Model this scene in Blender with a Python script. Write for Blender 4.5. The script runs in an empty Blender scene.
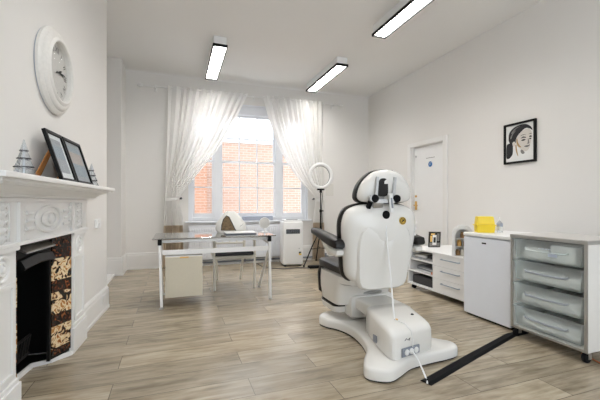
import bpy, bmesh, math, random
from mathutils import Vector, Matrix
random.seed(7)
PI = math.pi
COL = bpy.context.scene.collection
H = 3.39            # ceiling height
R = math.radians

# ------------------------------------------------------------------ materials
def nt(name):
    m = bpy.data.materials.new(name); m.use_nodes = True
    n = m.node_tree; n.nodes.clear()
    out = n.nodes.new('ShaderNodeOutputMaterial')
    return m, n, out

def mat(name, col, rough=.5, metal=0., spec=.5, noise=0., scale=8., bump=0., bscale=60., coat=0.):
    m, n, out = nt(name)
    b = n.nodes.new('ShaderNodeBsdfPrincipled')
    b.inputs['Base Color'].default_value = (*col, 1)
    b.inputs['Roughness'].default_value = rough
    b.inputs['Metallic'].default_value = metal
    b.inputs['Specular IOR Level'].default_value = spec
    b.inputs['Coat Weight'].default_value = coat
    tc = n.nodes.new('ShaderNodeTexCoord')
    nz = n.nodes.new('ShaderNodeTexNoise'); nz.inputs['Scale'].default_value = scale
    nz.inputs['Detail'].default_value = 4
    n.links.new(tc.outputs['Object'], nz.inputs['Vector'])
    mx = n.nodes.new('ShaderNodeMix'); mx.data_type = 'RGBA'
    k = noise if noise else .02
    mx.inputs['A'].default_value = (*[c*(1-k) for c in col], 1)
    mx.inputs['B'].default_value = (*[min(1, c*(1+k)) for c in col], 1)
    n.links.new(nz.outputs['Fac'], mx.inputs['Factor'])
    n.links.new(mx.outputs['Result'], b.inputs['Base Color'])
    if bump:
        n2 = n.nodes.new('ShaderNodeTexNoise'); n2.inputs['Scale'].default_value = bscale
        n.links.new(tc.outputs['Object'], n2.inputs['Vector'])
        bp = n.nodes.new('ShaderNodeBump'); bp.inputs['Strength'].default_value = bump
        bp.inputs['Distance'].default_value = .005
        n.links.new(n2.outputs['Fac'], bp.inputs['Height'])
        n.links.new(bp.outputs['Normal'], b.inputs['Normal'])
    n.links.new(b.outputs['BSDF'], out.inputs['Surface'])
    return m

def emit(name, col, s):
    m, n, out = nt(name)
    e = n.nodes.new('ShaderNodeEmission'); e.inputs['Color'].default_value = (*col, 1)
    e.inputs['Strength'].default_value = s
    n.links.new(e.outputs[0], out.inputs['Surface'])
    return m

def clear(name, tint, gloss=.08, rough=.02, fac=.6):
    """thin transparent sheet: transparent + glossy (+ a little diffuse)"""
    m, n, out = nt(name)
    t = n.nodes.new('ShaderNodeBsdfTransparent'); t.inputs[0].default_value = (*tint, 1)
    g = n.nodes.new('ShaderNodeBsdfGlossy'); g.inputs['Roughness'].default_value = rough
    lw = n.nodes.new('ShaderNodeLayerWeight'); lw.inputs['Blend'].default_value = .25
    ma = n.nodes.new('ShaderNodeMath'); ma.operation = 'MULTIPLY_ADD'
    ma.inputs[1].default_value = fac; ma.inputs[2].default_value = gloss
    ma.use_clamp = True
    n.links.new(lw.outputs['Fresnel'], ma.inputs[0])
    mx = n.nodes.new('ShaderNodeMixShader')
    n.links.new(ma.outputs[0], mx.inputs[0])
    n.links.new(t.outputs[0], mx.inputs[1]); n.links.new(g.outputs[0], mx.inputs[2])
    n.links.new(mx.outputs[0], out.inputs['Surface'])
    return m

def sheer(name, col, trans, through):
    """cloth: diffuse + translucent, partly see-through"""
    m, n, out = nt(name)
    d = n.nodes.new('ShaderNodeBsdfDiffuse'); d.inputs[0].default_value = (*col, 1)
    t = n.nodes.new('ShaderNodeBsdfTranslucent'); t.inputs[0].default_value = (*col, 1)
    c = n.nodes.new('ShaderNodeBsdfTransparent')
    tc = n.nodes.new('ShaderNodeTexCoord')
    nz = n.nodes.new('ShaderNodeTexNoise'); nz.inputs['Scale'].default_value = 3
    mp = n.nodes.new('ShaderNodeMapping'); mp.inputs['Scale'].default_value = (14, 1, .6)
    n.links.new(tc.outputs['Object'], mp.inputs[0]); n.links.new(mp.outputs[0], nz.inputs['Vector'])
    a = n.nodes.new('ShaderNodeMixShader'); a.inputs[0].default_value = trans
    n.links.new(d.outputs[0], a.inputs[1]); n.links.new(t.outputs[0], a.inputs[2])
    b = n.nodes.new('ShaderNodeMixShader')
    ma = n.nodes.new('ShaderNodeMath'); ma.operation = 'MULTIPLY'; ma.inputs[1].default_value = through*1.6
    n.links.new(nz.outputs['Fac'], ma.inputs[0]); n.links.new(ma.outputs[0], b.inputs[0])
    n.links.new(a.outputs[0], b.inputs[1]); n.links.new(c.outputs[0], b.inputs[2])
    n.links.new(b.outputs[0], out.inputs['Surface'])
    return m

def floor_mat():
    m, n, out = nt('grey_oak_planks')
    L = n.links.new
    tc = n.nodes.new('ShaderNodeTexCoord')
    mp = n.nodes.new('ShaderNodeMapping'); mp.inputs['Location'].default_value = (.35, .1, 0)
    mp.inputs['Rotation'].default_value = (0, 0, R(-.6))
    L(tc.outputs['Object'], mp.inputs[0])
    br = n.nodes.new('ShaderNodeTexBrick')
    br.offset = .37; br.offset_frequency = 2; br.squash = 1
    br.inputs['Scale'].default_value = 1
    br.inputs['Brick Width'].default_value = 1.28
    br.inputs['Row Height'].default_value = .213
    br.inputs['Mortar Size'].default_value = .0022
    br.inputs['Mortar Smooth'].default_value = .3
    br.inputs['Bias'].default_value = 0
    br.inputs['Color1'].default_value = (0, 0, 0, 1); br.inputs['Color2'].default_value = (1, 1, 1, 1)
    br.inputs['Mortar'].default_value = (.5, .5, .5, 1)
    L(mp.outputs[0], br.inputs['Vector'])
    # grain, stretched along the boards, shifted per board
    ad = n.nodes.new('ShaderNodeVectorMath'); ad.operation = 'MULTIPLY_ADD'
    ad.inputs[1].default_value = (3.1, 5.3, 1.7)
    L(br.outputs['Color'], ad.inputs[0]); L(mp.outputs[0], ad.inputs[2])
    g1 = n.nodes.new('ShaderNodeMapping'); g1.inputs['Scale'].default_value = (1.2, 11, 1)
    L(ad.outputs[0], g1.inputs[0])
    nz = n.nodes.new('ShaderNodeTexNoise'); nz.inputs['Scale'].default_value = 2.2
    nz.inputs['Detail'].default_value = 8; nz.inputs['Roughness'].default_value = .62
    nz.inputs['Distortion'].default_value = .35
    L(g1.outputs[0], nz.inputs['Vector'])
    g2 = n.nodes.new('ShaderNodeMapping'); g2.inputs['Scale'].default_value = (2.0, 4.5, 1)
    L(ad.outputs[0], g2.inputs[0])
    kn = n.nodes.new('ShaderNodeTexNoise'); kn.inputs['Scale'].default_value = 2.0
    kn.inputs['Detail'].default_value = 3
    L(g2.outputs[0], kn.inputs['Vector'])
    cr = n.nodes.new('ShaderNodeValToRGB')
    e = cr.color_ramp.elements
    e[0].position = .28; e[0].color = (.25, .20, .135, 1)
    e[1].position = .75; e[1].color = (.55, .475, .36, 1)
    x = cr.color_ramp.elements.new(.5); x.color = (.40, .335, .24, 1)
    L(nz.outputs['Fac'], cr.inputs[0])
    c2 = n.nodes.new('ShaderNodeValToRGB')
    c2.color_ramp.elements[0].position = .3; c2.color_ramp.elements[0].color = (.66, .63, .6, 1)
    c2.color_ramp.elements[1].position = .5; c2.color_ramp.elements[1].color = (1, 1, 1, 1)
    L(kn.outputs['Fac'], c2.inputs[0])
    m1 = n.nodes.new('ShaderNodeMix'); m1.data_type = 'RGBA'; m1.blend_type = 'MULTIPLY'
    m1.inputs['Factor'].default_value = .8
    L(cr.outputs[0], m1.inputs['A']); L(c2.outputs[0], m1.inputs['B'])
    tone = n.nodes.new('ShaderNodeMapRange'); tone.inputs['To Min'].default_value = .80; tone.inputs['To Max'].default_value = 1.15
    L(br.outputs['Color'], tone.inputs[0])
    hs = n.nodes.new('ShaderNodeHueSaturation'); L(tone.outputs[0], hs.inputs['Value']); L(m1.outputs['Result'], hs.inputs['Color'])
    m2 = n.nodes.new('ShaderNodeMix'); m2.data_type = 'RGBA'
    m2.inputs['B'].default_value = (.11, .085, .06, 1)
    L(br.outputs['Fac'], m2.inputs['Factor']); L(hs.outputs[0], m2.inputs['A'])
    b = n.nodes.new('ShaderNodeBsdfPrincipled')
    L(m2.outputs['Result'], b.inputs['Base Color'])
    rr = n.nodes.new('ShaderNodeMapRange'); rr.inputs['To Min'].default_value = .17; rr.inputs['To Max'].default_value = .30
    L(nz.outputs['Fac'], rr.inputs[0]); L(rr.outputs[0], b.inputs['Roughness'])
    bp = n.nodes.new('ShaderNodeBump'); bp.inputs['Strength'].default_value = .25; bp.inputs['Distance'].default_value = .002
    L(nz.outputs['Fac'], bp.inputs['Height']); L(bp.outputs[0], b.inputs['Normal'])
    L(b.outputs[0], out.inputs[0])
    return m

def brick_mat(name, c1, c2, mort):
    m, n, out = nt(name); L = n.links.new
    tc = n.nodes.new('ShaderNodeTexCoord')
    sp = n.nodes.new('ShaderNodeSeparateXYZ'); L(tc.outputs['Object'], sp.inputs[0])
    ad = n.nodes.new('ShaderNodeMath'); L(sp.outputs[0], ad.inputs[0]); L(sp.outputs[1], ad.inputs[1])
    cb = n.nodes.new('ShaderNodeCombineXYZ'); L(ad.outputs[0], cb.inputs[0]); L(sp.outputs[2], cb.inputs[1])
    br = n.nodes.new('ShaderNodeTexBrick'); br.inputs['Scale'].default_value = 1
    br.inputs['Brick Width'].default_value = .23; br.inputs['Row Height'].default_value = .078
    br.inputs['Mortar Size'].default_value = .009
    br.inputs['Color1'].default_value = (*c1, 1); br.inputs['Color2'].default_value = (*c2, 1)
    br.inputs['Mortar'].default_value = (*mort, 1)
    L(cb.outputs[0], br.inputs['Vector'])
    b = n.nodes.new('ShaderNodeBsdfPrincipled'); b.inputs['Roughness'].default_value = .9
    L(br.outputs['Color'], b.inputs['Base Color']); L(b.outputs[0], out.inputs[0])
    return m

def floral_mat(name, dark):
    m, n, out = nt(name); L = n.links.new
    tc = n.nodes.new('ShaderNodeTexCoord')
    nz = n.nodes.new('ShaderNodeTexNoise'); nz.inputs['Scale'].default_value = 17 if not dark else 34
    nz.inputs['Distortion'].default_value = 1.2; nz.inputs['Detail'].default_value = 3
    L(tc.outputs['Object'], nz.inputs['Vector'])
    cr = n.nodes.new('ShaderNodeValToRGB'); cr.color_ramp.interpolation = 'EASE'
    e = cr.color_ramp.elements
    if dark:
        e[0].position = .45; e[0].color = (.008, .006, .005, 1)
        e[1].position = .68; e[1].color = (.32, .1, .03, 1)
        x = e.new(.58); x.color = (.05, .015, .008, 1)
    else:
        e[0].position = .41; e[0].color = (.01, .012, .012, 1)
        e[1].position = .72; e[1].color = (.25, .07, .02, 1)
        for p, c in ((.435, (.22, .08, .03)), (.47, (.75, .55, .3)), (.55, (.88, .75, .52)), (.60, (.55, .26, .08))):
            x = e.new(p); x.color = (*c, 1)
    L(nz.outputs['Fac'], cr.inputs[0])
    b = n.nodes.new('ShaderNodeBsdfPrincipled'); b.inputs['Roughness'].default_value = .15
    L(cr.outputs[0], b.inputs['Base Color']); L(b.outputs[0], out.inputs[0])
    return m

def frost_mat():
    m, n, out = nt('frosted_bin_plastic'); L = n.links.new
    b = n.nodes.new('ShaderNodeBsdfPrincipled')
    b.inputs['Base Color'].default_value = (.93, .96, .95, 1); b.inputs['Roughness'].default_value = .22
    t = n.nodes.new('ShaderNodeBsdfTranslucent'); t.inputs[0].default_value = (.88, .92, .91, 1)
    c = n.nodes.new('ShaderNodeBsdfTransparent'); c.inputs[0].default_value = (.92, .96, .96, 1)
    a = n.nodes.new('ShaderNodeMixShader'); a.inputs[0].default_value = .35
    L(b.outputs[0], a.inputs[1]); L(t.outputs[0], a.inputs[2])
    d = n.nodes.new('ShaderNodeMixShader'); d.inputs[0].default_value = .70
    L(a.outputs[0], d.inputs[1]); L(c.outputs[0], d.inputs[2]); L(d.outputs[0], out.inputs[0])
    return m

M = dict(
    wall=mat('wall_paint', (.82, .80, .77), .85, noise=.015, scale=2, bump=.05),
    ceil=mat('ceiling_paint', (.84, .83, .81), .9, noise=.01, scale=2),
    trim=mat('gloss_white_trim', (.84, .83, .81), .4),
    mantel=mat('mantel_white_paint', (.86, .855, .84), .35),
    winw=mat('window_white_paint', (.84, .86, .9), .4),
    floor=floor_mat(),
    black=mat('black_enamel', (.006, .006, .006), .5, spec=.2),
    iron=mat('dark_cast_iron', (.008, .008, .008), .6, spec=.2),
    steel=mat('brushed_steel', (.55, .55, .55), .3, metal=1, noise=.1, scale=30),
    bluesteel=mat('handle_steel', (.36, .42, .50), .3, metal=.9),
    alu=mat('aluminium', (.50, .49, .47), .38, metal=.85),
    chairw=mat('ivory_white_shell', (.82, .80, .76), .25, coat=.3),
    leather=mat('black_leather', (.010, .008, .007), .35, spec=.35, bump=.15, bscale=120),
    whitep=mat('white_plastic', (.86, .86, .85), .35),
    fridge=mat('fridge_white_enamel', (.84, .87, .93), .35),
    lam=mat('white_laminate', (.88, .88, .875), .4),
    cream=mat('cream_laminate', (.66, .61, .49), .5, noise=.04, scale=40),
    yellow=mat('yellow_plastic', (.90, .66, .02), .4),
    greyp=mat('grey_plastic', (.27, .29, .33), .5),
    dgrey=mat('dark_grey_plastic', (.035, .035, .04), .5),
    rubber=mat('black_rubber', (.006, .006, .007), .7, spec=.15),
    brass=mat('brass', (.72, .45, .15), .3, metal=.9),
    orange=mat('orange_strut_wood', (.42, .17, .04), .5, noise=.25, scale=20),
    gold=mat('gold_sticker', (.60, .38, .04), .35),
    paper=mat('paper', (.82, .82, .80), .8),
    ink=mat('graphite', (.02, .02, .022), .9, noise=.5, scale=60),
    midink=mat('pencil_grey', (.22, .21, .20), .9, noise=.3, scale=60),
    skin=mat('pencil_light', (.66, .62, .57), .9, noise=.12, scale=40),
    sepia=mat('sepia_shade', (.42, .27, .12), .9, noise=.3, scale=60),
    blue=mat('blue_sign', (.03, .16, .42), .5),
    bluish=mat('pale_blue_card', (.40, .44, .54), .6),
    artb=mat('pale_blue_print', (.30, .35, .38), .5, noise=.25, scale=9),
    artc=mat('sand_print', (.46, .39, .33), .5, noise=.15, scale=12),
    arts=mat('soft_grey_print', (.36, .37, .38), .5, noise=.2, scale=9),
    clockw=mat('distressed_white_rim', (.80, .78, .74), .55, noise=.08, scale=50, bump=.3, bscale=40),
    clockf=mat('clock_dial', (.62, .61, .58), .7, noise=.05, scale=14),
    glass=clear('window_glass', (.97, .985, 1), .0, fac=.06),
    desk_glass=clear('desk_glass', (.94, .97, .96), .6, .04),
    crystal=clear('crystal', (.90, .93, .96), .15),
    sheer=sheer('sheer_white_cloth', (.96, .95, .93), .42, .07),
    sheerd=sheer('beige_curtain_border', (.64, .54, .42), .35, .02),
    brick=brick_mat('pale_orange_brick', (.47, .31, .235), (.41, .255, .19), (.54, .44, .38)),
    brickd=brick_mat('deep_orange_brick', (.43, .225, .145), (.38, .19, .12), (.48, .34, .27)),
    stone=mat('stone_coping', (.6, .58, .55), .8),
    tile=floral_mat('floral_tile', False), tiled=floral_mat('dark_tile', True),
    frost=frost_mat(),
    lamp=emit('lamp_diffuser', (1, .97, .935), 42.0),
    cat=mat('patterned_lining', (.16, .11, .06), .9, noise=.9, scale=45),
    seatd=mat('dark_seat_fabric', (.05, .05, .055), .8),
    hoodw=mat('off_white_shell', (.80, .79, .75), .45),
    chairpaint=mat('chair_cream_paint', (.80, .77, .69), .5),
    copper=mat('orange_lead', (.6, .2, .08), .5),
    brownbox=mat('printed_brown', (.30, .17, .07), .6, noise=.5, scale=40),
    mirror=mat('mirror_face', (.66, .65, .62), .4),
    whiteg=mat('white_jar_glaze', (.75, .72, .66), .3),
)

# ------------------------------------------------------------------ mesh builder
class MB:
    def __init__(s): s.bm = bmesh.new(); s.mi = 0
    def _f(s, vs):
        try:
            f = s.bm.faces.new(vs); f.material_index = s.mi; return f
        except ValueError: return None
    def box(s, x0, y0, z0, x1, y1, z1, bev=0., seg=2):
        xs = sorted((x0, x1)); ys = sorted((y0, y1)); zs = sorted((z0, z1))
        r = bmesh.ops.create_cube(s.bm, size=1)
        vs = r['verts']
        bmesh.ops.scale(s.bm, vec=(xs[1]-xs[0], ys[1]-ys[0], zs[1]-zs[0]), verts=vs)
        bmesh.ops.translate(s.bm, vec=((xs[0]+xs[1])/2, (ys[0]+ys[1])/2, (zs[0]+zs[1])/2), verts=vs)
        fs = set(f for v in vs for f in v.link_faces)
        for f in fs: f.material_index = s.mi
        if bev:
            es = list(set(e for f in fs for e in f.edges))
            r = bmesh.ops.bevel(s.bm, geom=es, offset=bev, segments=seg, affect='EDGES', profile=.5)
            for f in r['faces']: f.material_index = s.mi
        return s
    def rings(s, rings, closed=True, cap=(True, True)):
        vr = [[s.bm.verts.new(p) for p in r] for r in rings]
        n = len(vr[0])
        for a, b in zip(vr, vr[1:]):
            for i in range(n if closed else n-1):
                j = (i+1) % n
                s._f((a[i], a[j], b[j], b[i]))
        if cap[0]: s._f(list(reversed(vr[0])))
        if cap[1]: s._f(vr[-1])
        return s
    def tube(s, pts, r, n=10, r2=None):
        pts = [Vector(p) for p in pts]; rr = []
        up = None
        for i, p in enumerate(pts):
            d = (pts[min(i+1, len(pts)-1)]-pts[max(i-1, 0)]).normalized()
            if up is None:
                up = Vector((0, 0, 1)) if abs(d.z) < .9 else Vector((1, 0, 0))
            a = d.cross(up).normalized(); up = a.cross(d).normalized()
            k = r if r2 is None else r+(r2-r)*i/(len(pts)-1)
            rr.append([p+a*k*math.cos(2*PI*t/n)+up*k*math.sin(2*PI*t/n) for t in range(n)])
        return s.rings(rr)
    def bar(s, a, b, w, d):
        """rectangular bar from a to b; w across, d the other way"""
        a = Vector(a); b = Vector(b); v = (b-a).normalized()
        up = Vector((0, 1, 0)) if abs(v.y) < .9 else Vector((0, 0, 1))
        x = v.cross(up).normalized(); y = x.cross(v).normalized()
        c = [(-1, -1), (1, -1), (1, 1), (-1, 1)]
        return s.rings([[p+x*w/2*i+y*d/2*j for i, j in c] for p in (a, b)])
    def lathe(s, prof, c=(0, 0, 0), axis='z', n=24):
        c = Vector(c); rr = []
        for r, h in prof:
            ring = []
            for i in range(n):
                a = 2*PI*i/n; q = (r*math.cos(a), r*math.sin(a))
                ring.append(c + (Vector((q[0], q[1], h)) if axis == 'z' else Vector((h, q[0], q[1])) if axis == 'x' else Vector((q[1], h, q[0]))))
            rr.append(ring)
        return s.rings(rr)
    def torus(s, c, R_, r, axis='y', n=48, m=10, flat=1.):
        c = Vector(c); vr = []
        for i in range(n):
            a = 2*PI*i/n; ring = []
            for j in range(m):
                b = 2*PI*j/m; q = R_+r*math.cos(b); h = r*flat*math.sin(b)
                p = (q*math.cos(a), h, q*math.sin(a)) if axis == 'y' else (h, q*math.cos(a), q*math.sin(a)) if axis == 'x' else (q*math.cos(a), q*math.sin(a), h)
                ring.append(s.bm.verts.new(c+Vector(p)))
            vr.append(ring)
        for i in range(n):
            a, b = vr[i], vr[(i+1) % n]
            for j in range(m): s._f((a[j], a[(j+1) % m], b[(j+1) % m], b[j]))
        return s
    def prism(s, poly, z0, z1, axis='z', bev=0.):
        def P(p, h): return (p[0], p[1], h) if axis == 'z' else (p[0], h, p[1]) if axis == 'y' else (h, p[0], p[1])
        if bev:
            # stepped inset for a soft top edge
            cx = sum(p[0] for p in poly)/len(poly); cy = sum(p[1] for p in poly)/len(poly)
            def ins(d):
                o = []
                n = len(poly)
                for i in range(n):
                    a = Vector(poly[i-1]); b = Vector(poly[i]); c = Vector(poly[(i+1) % n])
                    d1 = (b-a).normalized(); d2 = (c-b).normalized()
                    nn = Vector((-(d1+d2).y, (d1+d2).x)).normalized()
                    if nn.dot(Vector((cx, cy))-b) < 0 and s._ccw(poly) is None: nn = -nn
                    o.append(b+nn*d*s._ccw(poly))
                return o
            k = [(0, 0), (0, .0)]
            rr = [[P(p, z0) for p in poly], [P(p, z1-bev) for p in poly],
                  [P(p, z1-bev*.35) for p in ins(bev*.3)], [P(p, z1) for p in ins(bev)]]
            return s.rings(rr)
        return s.rings([[P(p, z0) for p in poly], [P(p, z1) for p in poly]])
    def _ccw(s, poly):
        a = sum(poly[i-1][0]*poly[i][1]-poly[i][0]*poly[i-1][1] for i in range(len(poly)))
        return 1 if a > 0 else -1
    def face(s, pts): s._f([s.bm.verts.new(p) for p in pts]); return s
    def xf(s, m):
        bmesh.ops.transform(s.bm, matrix=m, verts=s.bm.verts[:]); return s
    def build(s, name, mats, parent=None, smooth=False, sub=0, loc=None, bev=0., kind=None, label=None, rot=None):
        bmesh.ops.recalc_face_normals(s.bm, faces=s.bm.faces[:])
        me = bpy.data.meshes.new(name); s.bm.to_mesh(me); s.bm.free()
        o = bpy.data.objects.new(name, me); COL.objects.link(o)
        for m in (mats if isinstance(mats, (list, tuple)) else [mats]): me.materials.append(m)
        if parent: o.parent = parent
        if loc: o.location = loc
        if rot: o.rotation_euler = rot
        if smooth or sub:
            for p in me.polygons: p.use_smooth = True
            if not sub:
                try: me.set_sharp_from_angle(angle=R(40))
                except Exception: pass
        if sub:
            md = o.modifiers.new('sub', 'SUBSURF'); md.levels = md.render_levels = sub
        if bev:
            md = o.modifiers.new('bev', 'BEVEL'); md.width = bev; md.segments = 2; md.limit_method = 'ANGLE'; md.angle_limit = R(40)
        if kind: o['kind'] = kind
        if label: o['label'] = label
        return o

def thing(name, label, cat, loc=(0, 0, 0), rz=0., group=None):
    o = bpy.data.objects.new(name, None); COL.objects.link(o)
    o.location = loc; o.rotation_euler = (0, 0, rz); o.empty_display_size = .1
    o['label'] = label; o['category'] = cat
    if group: o['group'] = group
    return o
def tag(o, label, cat, group=None):
    o['label'] = label; o['category'] = cat
    if group: o['group'] = group
    return o
def copy_tree(o, parent=None):
    c = o.copy(); COL.objects.link(c); c.parent = parent
    for ch in list(o.children): copy_tree(ch, c)
    return c
def text_mesh(mb, txt, size, to_world, mi=0):
    cu = bpy.data.curves.new('t', 'FONT'); cu.body = txt; cu.size = size
    cu.align_x = 'CENTER'; cu.align_y = 'CENTER'
    ob = bpy.data.objects.new('t', cu); COL.objects.link(ob)
    bpy.context.view_layer.update()
    me = bpy.data.meshes.new_from_object(ob.evaluated_get(bpy.context.evaluated_depsgraph_get()))
    bpy.data.objects.remove(ob); bpy.data.curves.remove(cu)
    vs = [mb.bm.verts.new(to_world(v.co.x, v.co.y)) for v in me.vertices]
    mb.bm.verts.ensure_lookup_table()
    for p in me.polygons:
        try:
            f = mb.bm.faces.new([vs[i] for i in p.vertices]); f.material_index = mi
        except ValueError: pass
    bpy.data.meshes.remove(me)

def struct(mb, name, m, parent=None, **k): return mb.build(name, m, parent, kind='structure', **k)

# left wall runs 3.4 degrees off the room axis
LA = -math.atan(.06)
LO = (-.72, 4.29)
def LW(t, p=0.):
    c, s = math.cos(LA), math.sin(LA)
    return (LO[0]+p*c+t*s, LO[1]+p*s-t*c)
YB, XR, XP = 6.58, 3.85, -.82
YF = -1.6

# ------------------------------------------------------------------ setting
struct(MB().box(-2.0, YF-.2, -.1, XR+.3, YB+.3, 0), 'floor', M['floor'])
struct(MB().box(-2.0, YF-.2, H, XR+.3, YB+.3, H+.1), 'ceiling', M['ceil'])
b = MB()
b.box(0, -1.22, 0, -1.0, 0, H); b.box(0, -6.1, 0, -1.0, -2.08, H)
b.box(0, -2.08, .925, -1.0, -1.22, H); b.box(-.5, -2.08, 0, -1.0, -1.22, .925)
wl = struct(b, 'wall_left', M['wall'], loc=(*LO, 0), rot=(0, 0, LA))
b = MB(); b.box(-1.75, 4.1, 0, -1.6, 6.1, H); b.box(-1.75, 6.1, 0, XP, YB+.02, H)
struct(b, 'wall_alcove', M['wall'])
WX0, WX1, WZ0, WZ1 = .19, 2.47, .80, 2.98
b = MB(); b.box(-1.75, YB, 0, WX0, YB+.3, H); b.box(WX1, YB, 0, XR+.3, YB+.3, H)
b.box(WX0, YB, 0, WX1, YB+.3, WZ0); b.box(WX0, YB, WZ1, WX1, YB+.3, H)
struct(b, 'wall_back', M['wall'])
DY0, DY1, DZ = 4.34, 5.12, 2.09
b = MB(); b.box(XR, YF, 0, XR+.25, DY0, H); b.box(XR, DY1, 0, XR+.25, YB, H); b.box(XR, DY0, DZ, XR+.25, DY1, H)
struct(b, 'wall_right', M['wall'])
b = MB(); b.box(-2.0, YF-.15, 0, -.55, YF, H); b.box(3.55, YF-.15, 0, XR+.3, YF, H); b.box(-.55, YF-.15, 0, 3.55, YF, .45); b.box(-.55, YF-.15, 3.0, 3.55, YF, H)
struct(b, 'wall_front', M['wall'])
w2 = struct(MB().box(-.55, YF-.10, .45, 3.55, YF-.05, .50), 'added_window', M['winw'])  # big window added behind the camera to let light into the room
b = MB()
for x in (-.52, .82, 2.18, 3.52): b.box(x-.03, YF-.10, .50, x+.03, YF-.05, 3.0)
b.box(-.49, YF-.10, 2.95, 3.49, YF-.05, 3.0)
b.build('window_frame', M['winw'], w2, kind='structure')
MB().box(-.49, YF-.077, .50, 3.49, YF-.073, 2.95).build('window_pane', M['glass'], w2, kind='structure')

def skirt(mb, a, bb, h=.285, d=.022, side=1):
    """moulded skirting board from a to b, thickness to the left of the direction when side = 1"""
    a = Vector((*a, 0)); bb = Vector((*bb, 0)); v = (bb-a).normalized(); nrm = Vector((-v.y, v.x, 0))*side
    prof = [(0, 0), (d*1.25, 0), (d*1.25, .03), (d, .034), (d, h-.05), (d*.75, h-.035), (d*.85, h-.022), (d*.35, h), (0, h)]
    mb.rings([[p+nrm*x+Vector((0, 0, z)) for x, z in prof] for p in (a, bb)])
struct((lambda m: (skirt(m, (XP, YB), (XR, YB), side=-1), m)[1])(MB()), 'baseboard_back', M['trim'])
b = MB(); skirt(b, (XR, YB-.03), (XR, DY1+.1), side=-1); skirt(b, (XR, DY0-.1), (XR, YF), side=-1)
struct(b, 'baseboard_right', M['trim'])
b = MB(); skirt(b, LW(-.0), LW(.92), .235, side=1); skirt(b, LW(2.42), LW(5.8), .235, side=1)
struct(b, 'baseboard_left', M['trim'])
b = MB(); skirt(b, (XP, 6.1), (XP, YB-.02), side=-1); skirt(b, (-1.6, 6.1), (XP+.027, 6.1), side=-1)
struct(b, 'baseboard_alcove', M['trim'])
struct(MB().box(-1.6, 4.30, 0, -.905, 6.07, .035, .004), 'trim_1', M['trim'])
# small cove between ceiling and back wall
b = MB(); b.rings([[(x, YB, H), (x, YB-.03, H), (x, YB-.012, H-.014), (x, YB, H-.03)] for x in (XP, XR)])
struct(b, 'trim_2', M['ceil'])

# window: three lights, sashes
w = thing('window_1', '', '', (0, 0, 0)); del w['label']; del w['category']; w['kind'] = 'structure'
YG = YB+.10
b = MB()
for x0, x1 in ((WX0, .265), (.645, .765), (1.82, 1.94), (2.39, WX1)): b.box(x0, YG-.05, WZ0, x1, YG+.05, WZ1, .004)
for x0, x1 in ((.265, .645), (.765, 1.82), (1.94, 2.39)):
    b.box(x0, YG-.049, 2.80, x1, YG+.05, WZ1, .004)
    b.box(x0, YG-.049, WZ0, x1, YG+.05, .87, .004)
b.build('window_frame', M['winw'], w, kind='structure')
for (x0, x1) in ((.265, .645), (.765, 1.82), (1.94, 2.39)):
    for lo in (1, 0):
        z0, z1 = (.87, 1.925) if lo else (1.885, 2.80)
        dy = -.02 if lo else .02
        s_ = MB(); t = .036; ya, yb = YG+dy-.018, YG+dy+.018
        s_.box(x0, ya, z0, x0+t, yb, z1); s_.box(x1-t, ya, z0, x1, yb, z1)
        s_.box(x0+t, ya, z1-.04, x1-t, yb, z1); s_.box(x0+t, ya, z0, x1-t, yb, z0+(.07 if lo else .04))
        zm = 1.42 if lo else 2.35
        s_.box(x0+t, ya+.006, zm-.011, x1-t, yb-.006, zm+.011)
        if x1-x0 > .9:
            for xm in (1.118, 1.462): s_.box(xm-.011, ya+.005, z0+.04, xm+.011, yb-.005, z1-.04)
        so = s_.build('window_sash', M['winw'], w, kind='structure')
        MB().box(x0+t, YG+dy-.002, z0+.03, x1-t, YG+dy+.002, z1-.03).build('window_pane', M['glass'], so, kind='structure')
MB().box(WX0-.06, YB-.07, .775, WX1+.06, YG-.03, .80, .006).build('window_sill', M['winw'], w, kind='structure')
b = MB(); b.box(WX0-.0, YB-.004, .80, WX0+.02, YG-.05, WZ1); b.box(WX1-.02, YB-.004, .80, WX1, YG-.05, WZ1)
b.box(WX0+.02, YB-.004, WZ1-.02, WX1-.02, YG-.05, WZ1)
b.build('window_reveal', M['winw'], w, kind='structure')

# door
dr = struct(MB().box(XR+.05, DY0+.012, .008, XR+.09, DY1-.012, DZ-.012, .003), 'door_1', M['lam'])
b = MB()
b.box(XR+.035, DY1-.085, 1.01, XR+.05, DY1-.045, 1.16, .003)
b.tube([(XR+.04, DY1-.065, 1.09), (XR+.0, DY1-.065, 1.09), (XR-.005, DY1-.09, 1.09), (XR-.005, DY1-.16, 1.085)], .009)
b.build('door_handle', M['brass'], dr, smooth=True)
b = MB(); b.lathe([(.02, 0), (.02, .012), (.012, .014)], (XR+.037, DY1-.065, 1.245), 'x', 16); b.build('door_lock', M['brass'], dr, smooth=True)
b = MB(); b.lathe([(.016, 0), (.016, .014)], (XR+.036, DY1-.065, 1.93), 'x', 16); b.build('door_bolt', M['steel'], dr, smooth=True)
b = MB(); b.lathe([(.045, 0), (.045, .003)], (XR+.046, 4.70, 1.765), 'x', 32)
b.mi = 1
text_mesh(b, 'FIRE DOOR\nKEEP\nSHUT', .017, lambda x, y: (XR+.045, 4.70-x, 1.77+y), 1)
b.build('door_sign', [M['blue'], M['paper']], dr, label='round blue sign')
b = MB(); [b.box(XR+.0475, 4.80-q*.026, 1.865, XR+.0495, 4.782-q*.026, 1.875) for q in range(8)]; b.build('door_lettering', M['midink'], dr)
b = MB()
for y0, y1 in ((DY0-.09, DY0), (DY1, DY1+.09)): b.box(XR-.022, y0, 0, XR, y1, DZ+.07, .004)
b.box(XR-.022, DY0, DZ-.002, XR, DY1, DZ+.07, .004)
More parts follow.
